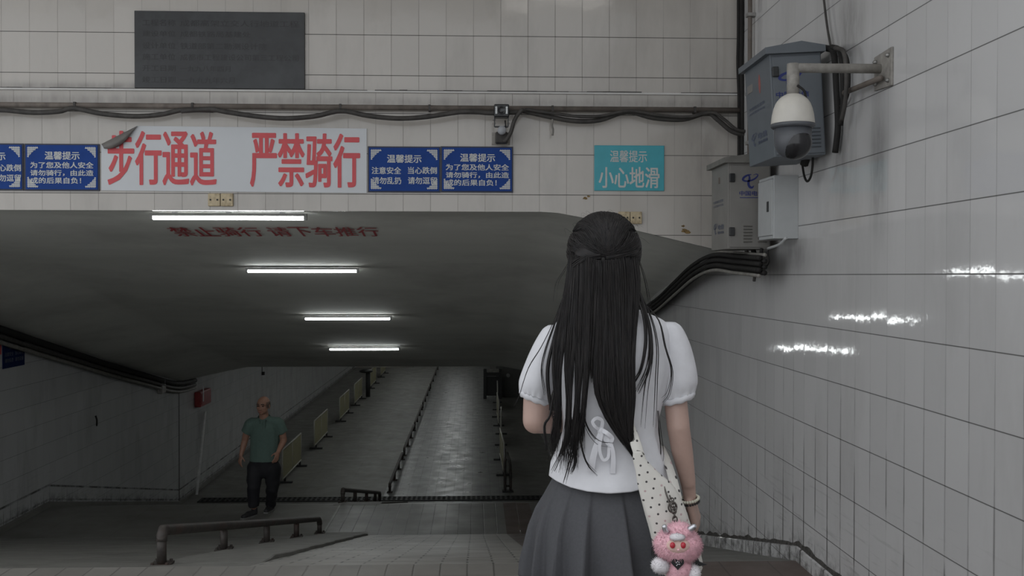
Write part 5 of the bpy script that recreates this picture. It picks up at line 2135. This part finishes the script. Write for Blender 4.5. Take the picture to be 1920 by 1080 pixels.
for sx in (-1, 1):
    mb = MB()
    mb.ell(at(sx * .03, .078, .006), (.014, .010, .007), 10, HB)
    mb.build('eye', M['eye'], MN, True)
    mb = MB()
    mb.tube(smooth_path([at(sx * .012, .092, .027), at(sx * .03, .093, .033), at(sx * .05, .08, .028)]), .005, 6)
    mb.build('eyebrow', M['brow'], MN, True)
mb = MB()
mb.ell(at(0, .092, -.063), (.024, .006, .006), 10, HB)
mb.build('mouth', M['lip'], MN, True)
# short grey hair at the sides and back
mb = MB()
for k in range(700):
    t = R.uniform(.95, 2 * PI - .95)
    z = R.uniform(-.04, .03)
    d = V((math.sin(t), math.cos(t), 0))
    p = at(d.x * .077 * (1 - max(0, z) * 2), -.012 + d.y * .097 * (1 - max(0, z) * 2), z + .02)
    q = p + (HB[0] * d.x + HB[1] * d.y) * .006 + V((0, 0, -.004))
    mb.tube([p - (q - p) * .5, q], [.0035, .001], 4)
mb.build('hair', M['grey_hair'], MN)
# polo shirt
mb = MB()
X_ = (1, 0, 0)
capsule(mb, m(496, 790, .015), .13, m(497, 806), .195, (1, .62), X_)
capsule(mb, m(497, 806), .195, m(496.5, 838), .200, (1, .68), X_)
capsule(mb, m(496.5, 838), .200, m(496, 868), .205, (1, .70), X_, (True, False))
capsule(mb, m(474, 794, .01), .085, m(519, 793, .01), .085)
for (sx, sy), (ex, ey), dy in (((470, 797), (461.5, 812), .015), ((523, 796), (531, 812), .015)):
    capsule(mb, m(sx, sy, .01), .088, m(ex, ey, dy), .078, (1, 1), None, (True, False), 20)


def polo_fold(co):
    return .010 * noise.noise(V((co.x * 7, co.y * 7, co.z * 4))) + .006 * noise.noise(V((co.x * 16, co.y * 16, co.z * 9)))


POLO = blob(mb, 'polo_shirt', M['polo'], MN, .009, 4, polo_fold, [((0, 0, m(496, 863.5).z), (0, 0, -1))])
mb = MB()
nk = m(495, 780, .0)
pts = []
for k in range(15):
    t = -PI * .5 + 2 * PI * (.06 + .88 * k / 14)
    dz = -.055 * max(0, -math.sin(t)) + .03 * max(0, math.sin(t))
    pts.append(nk + V((.082 * math.cos(t), .075 * math.sin(t), dz - .015)))
pts = smooth_path(pts, 3)
mb.loft([[p + V((0, 0, .012)), p + (p - nk).normalized() * .022 + V((0, 0, -.028)), p + (p - nk).normalized() * .016 + V((0, 0, -.03)), p + V((0, 0, -.006))] for p in pts])
mb.build('collar', M['polo'], POLO, True)
mb = MB()
q = m(495, 794, -.135)
mb.box((q.x - .016, q.y - .012, q.z - .075), (q.x + .016, q.y + .03, q.z + .045))
pk = mb.build('placket', M['polo'], POLO, bevel=.004)
# trousers
mb = MB()
capsule(mb, m(495, 862), .198, m(495, 880), .19, (1, .66), X_, (False, True))
for h_, k_, a_, yy, _z in legs:
    H_, K_, A_ = m(*h_), m(*k_), m(*a_)
    capsule(mb, H_, .118, K_, .088, (1, 1))
    capsule(mb, K_, .088, A_ + V((0, 0, -.0)), .072, (1, 1), None, (True, False))


def tr_fold(co):
    k = max(0, min(1, (MF + .75 - co.z) / .5))
    return (.006 + .010 * k) * noise.noise(V((co.x * 9, co.y * 9, co.z * 11)))


blob(mb, 'trousers', M['trousers'], MN, .010, 4, tr_fold)
# shoes
for h_, k_, a_, yy, _z in legs:
    A_ = m(*a_)
    toe = V((-.10 if yy < 0 else -.03, -.185, 0))
    heel = V((A_.x, A_.y + .035, MF + .048))
    mb = MB()
    capsule(mb, heel, .044, heel + toe * .6 + V((0, 0, .002)), .047, (1, .9))
    capsule(mb, heel + toe * .5, .047, heel + toe * 1.05 + V((0, 0, -.012)), .038, (1, .8))
    capsule(mb, heel + V((0, 0, .05)), .042, heel, .045)
    s_ = blob(mb, 'shoe', M['shoe'], MN, .007, 3, cut=[((0, 0, MF + .02), (0, 0, -1))])
    mb = MB()
    base = [heel, heel + toe * .55, heel + toe * 1.05]
    d = toe.normalized()
    sd = V((-d.y, d.x, 0))
    outl = []
    for p, w in ((heel - d * .045, .02), (heel, .046), (heel + toe * .5, .048), (heel + toe * .9, .045), (heel + toe * 1.1 + d * .02, .03)):
        outl.append((p, w))
    ring = [p + sd * w for p, w in outl] + [p - sd * w for p, w in reversed(outl)]
    lo = [V((p.x, p.y, MF + .002)) for p in ring]
    hi = [V((p.x, p.y, MF + .024)) for p in ring]
    mb.loft([lo, hi])
    mb.build('sole', M['sole'], s_)


# ================================================================== light
w = bpy.data.worlds.new('world')
SC.world = w
w.use_nodes = True
bg = w.node_tree.nodes['Background']
bg.inputs[0].default_value = (.93, .96, 1.0, 1)
bg.inputs[1].default_value = 1.65
SC.view_settings.view_transform = 'Standard'
SC.view_settings.look = 'None'
SC.view_settings.gamma = 1
SC.view_settings.exposure = -0.43
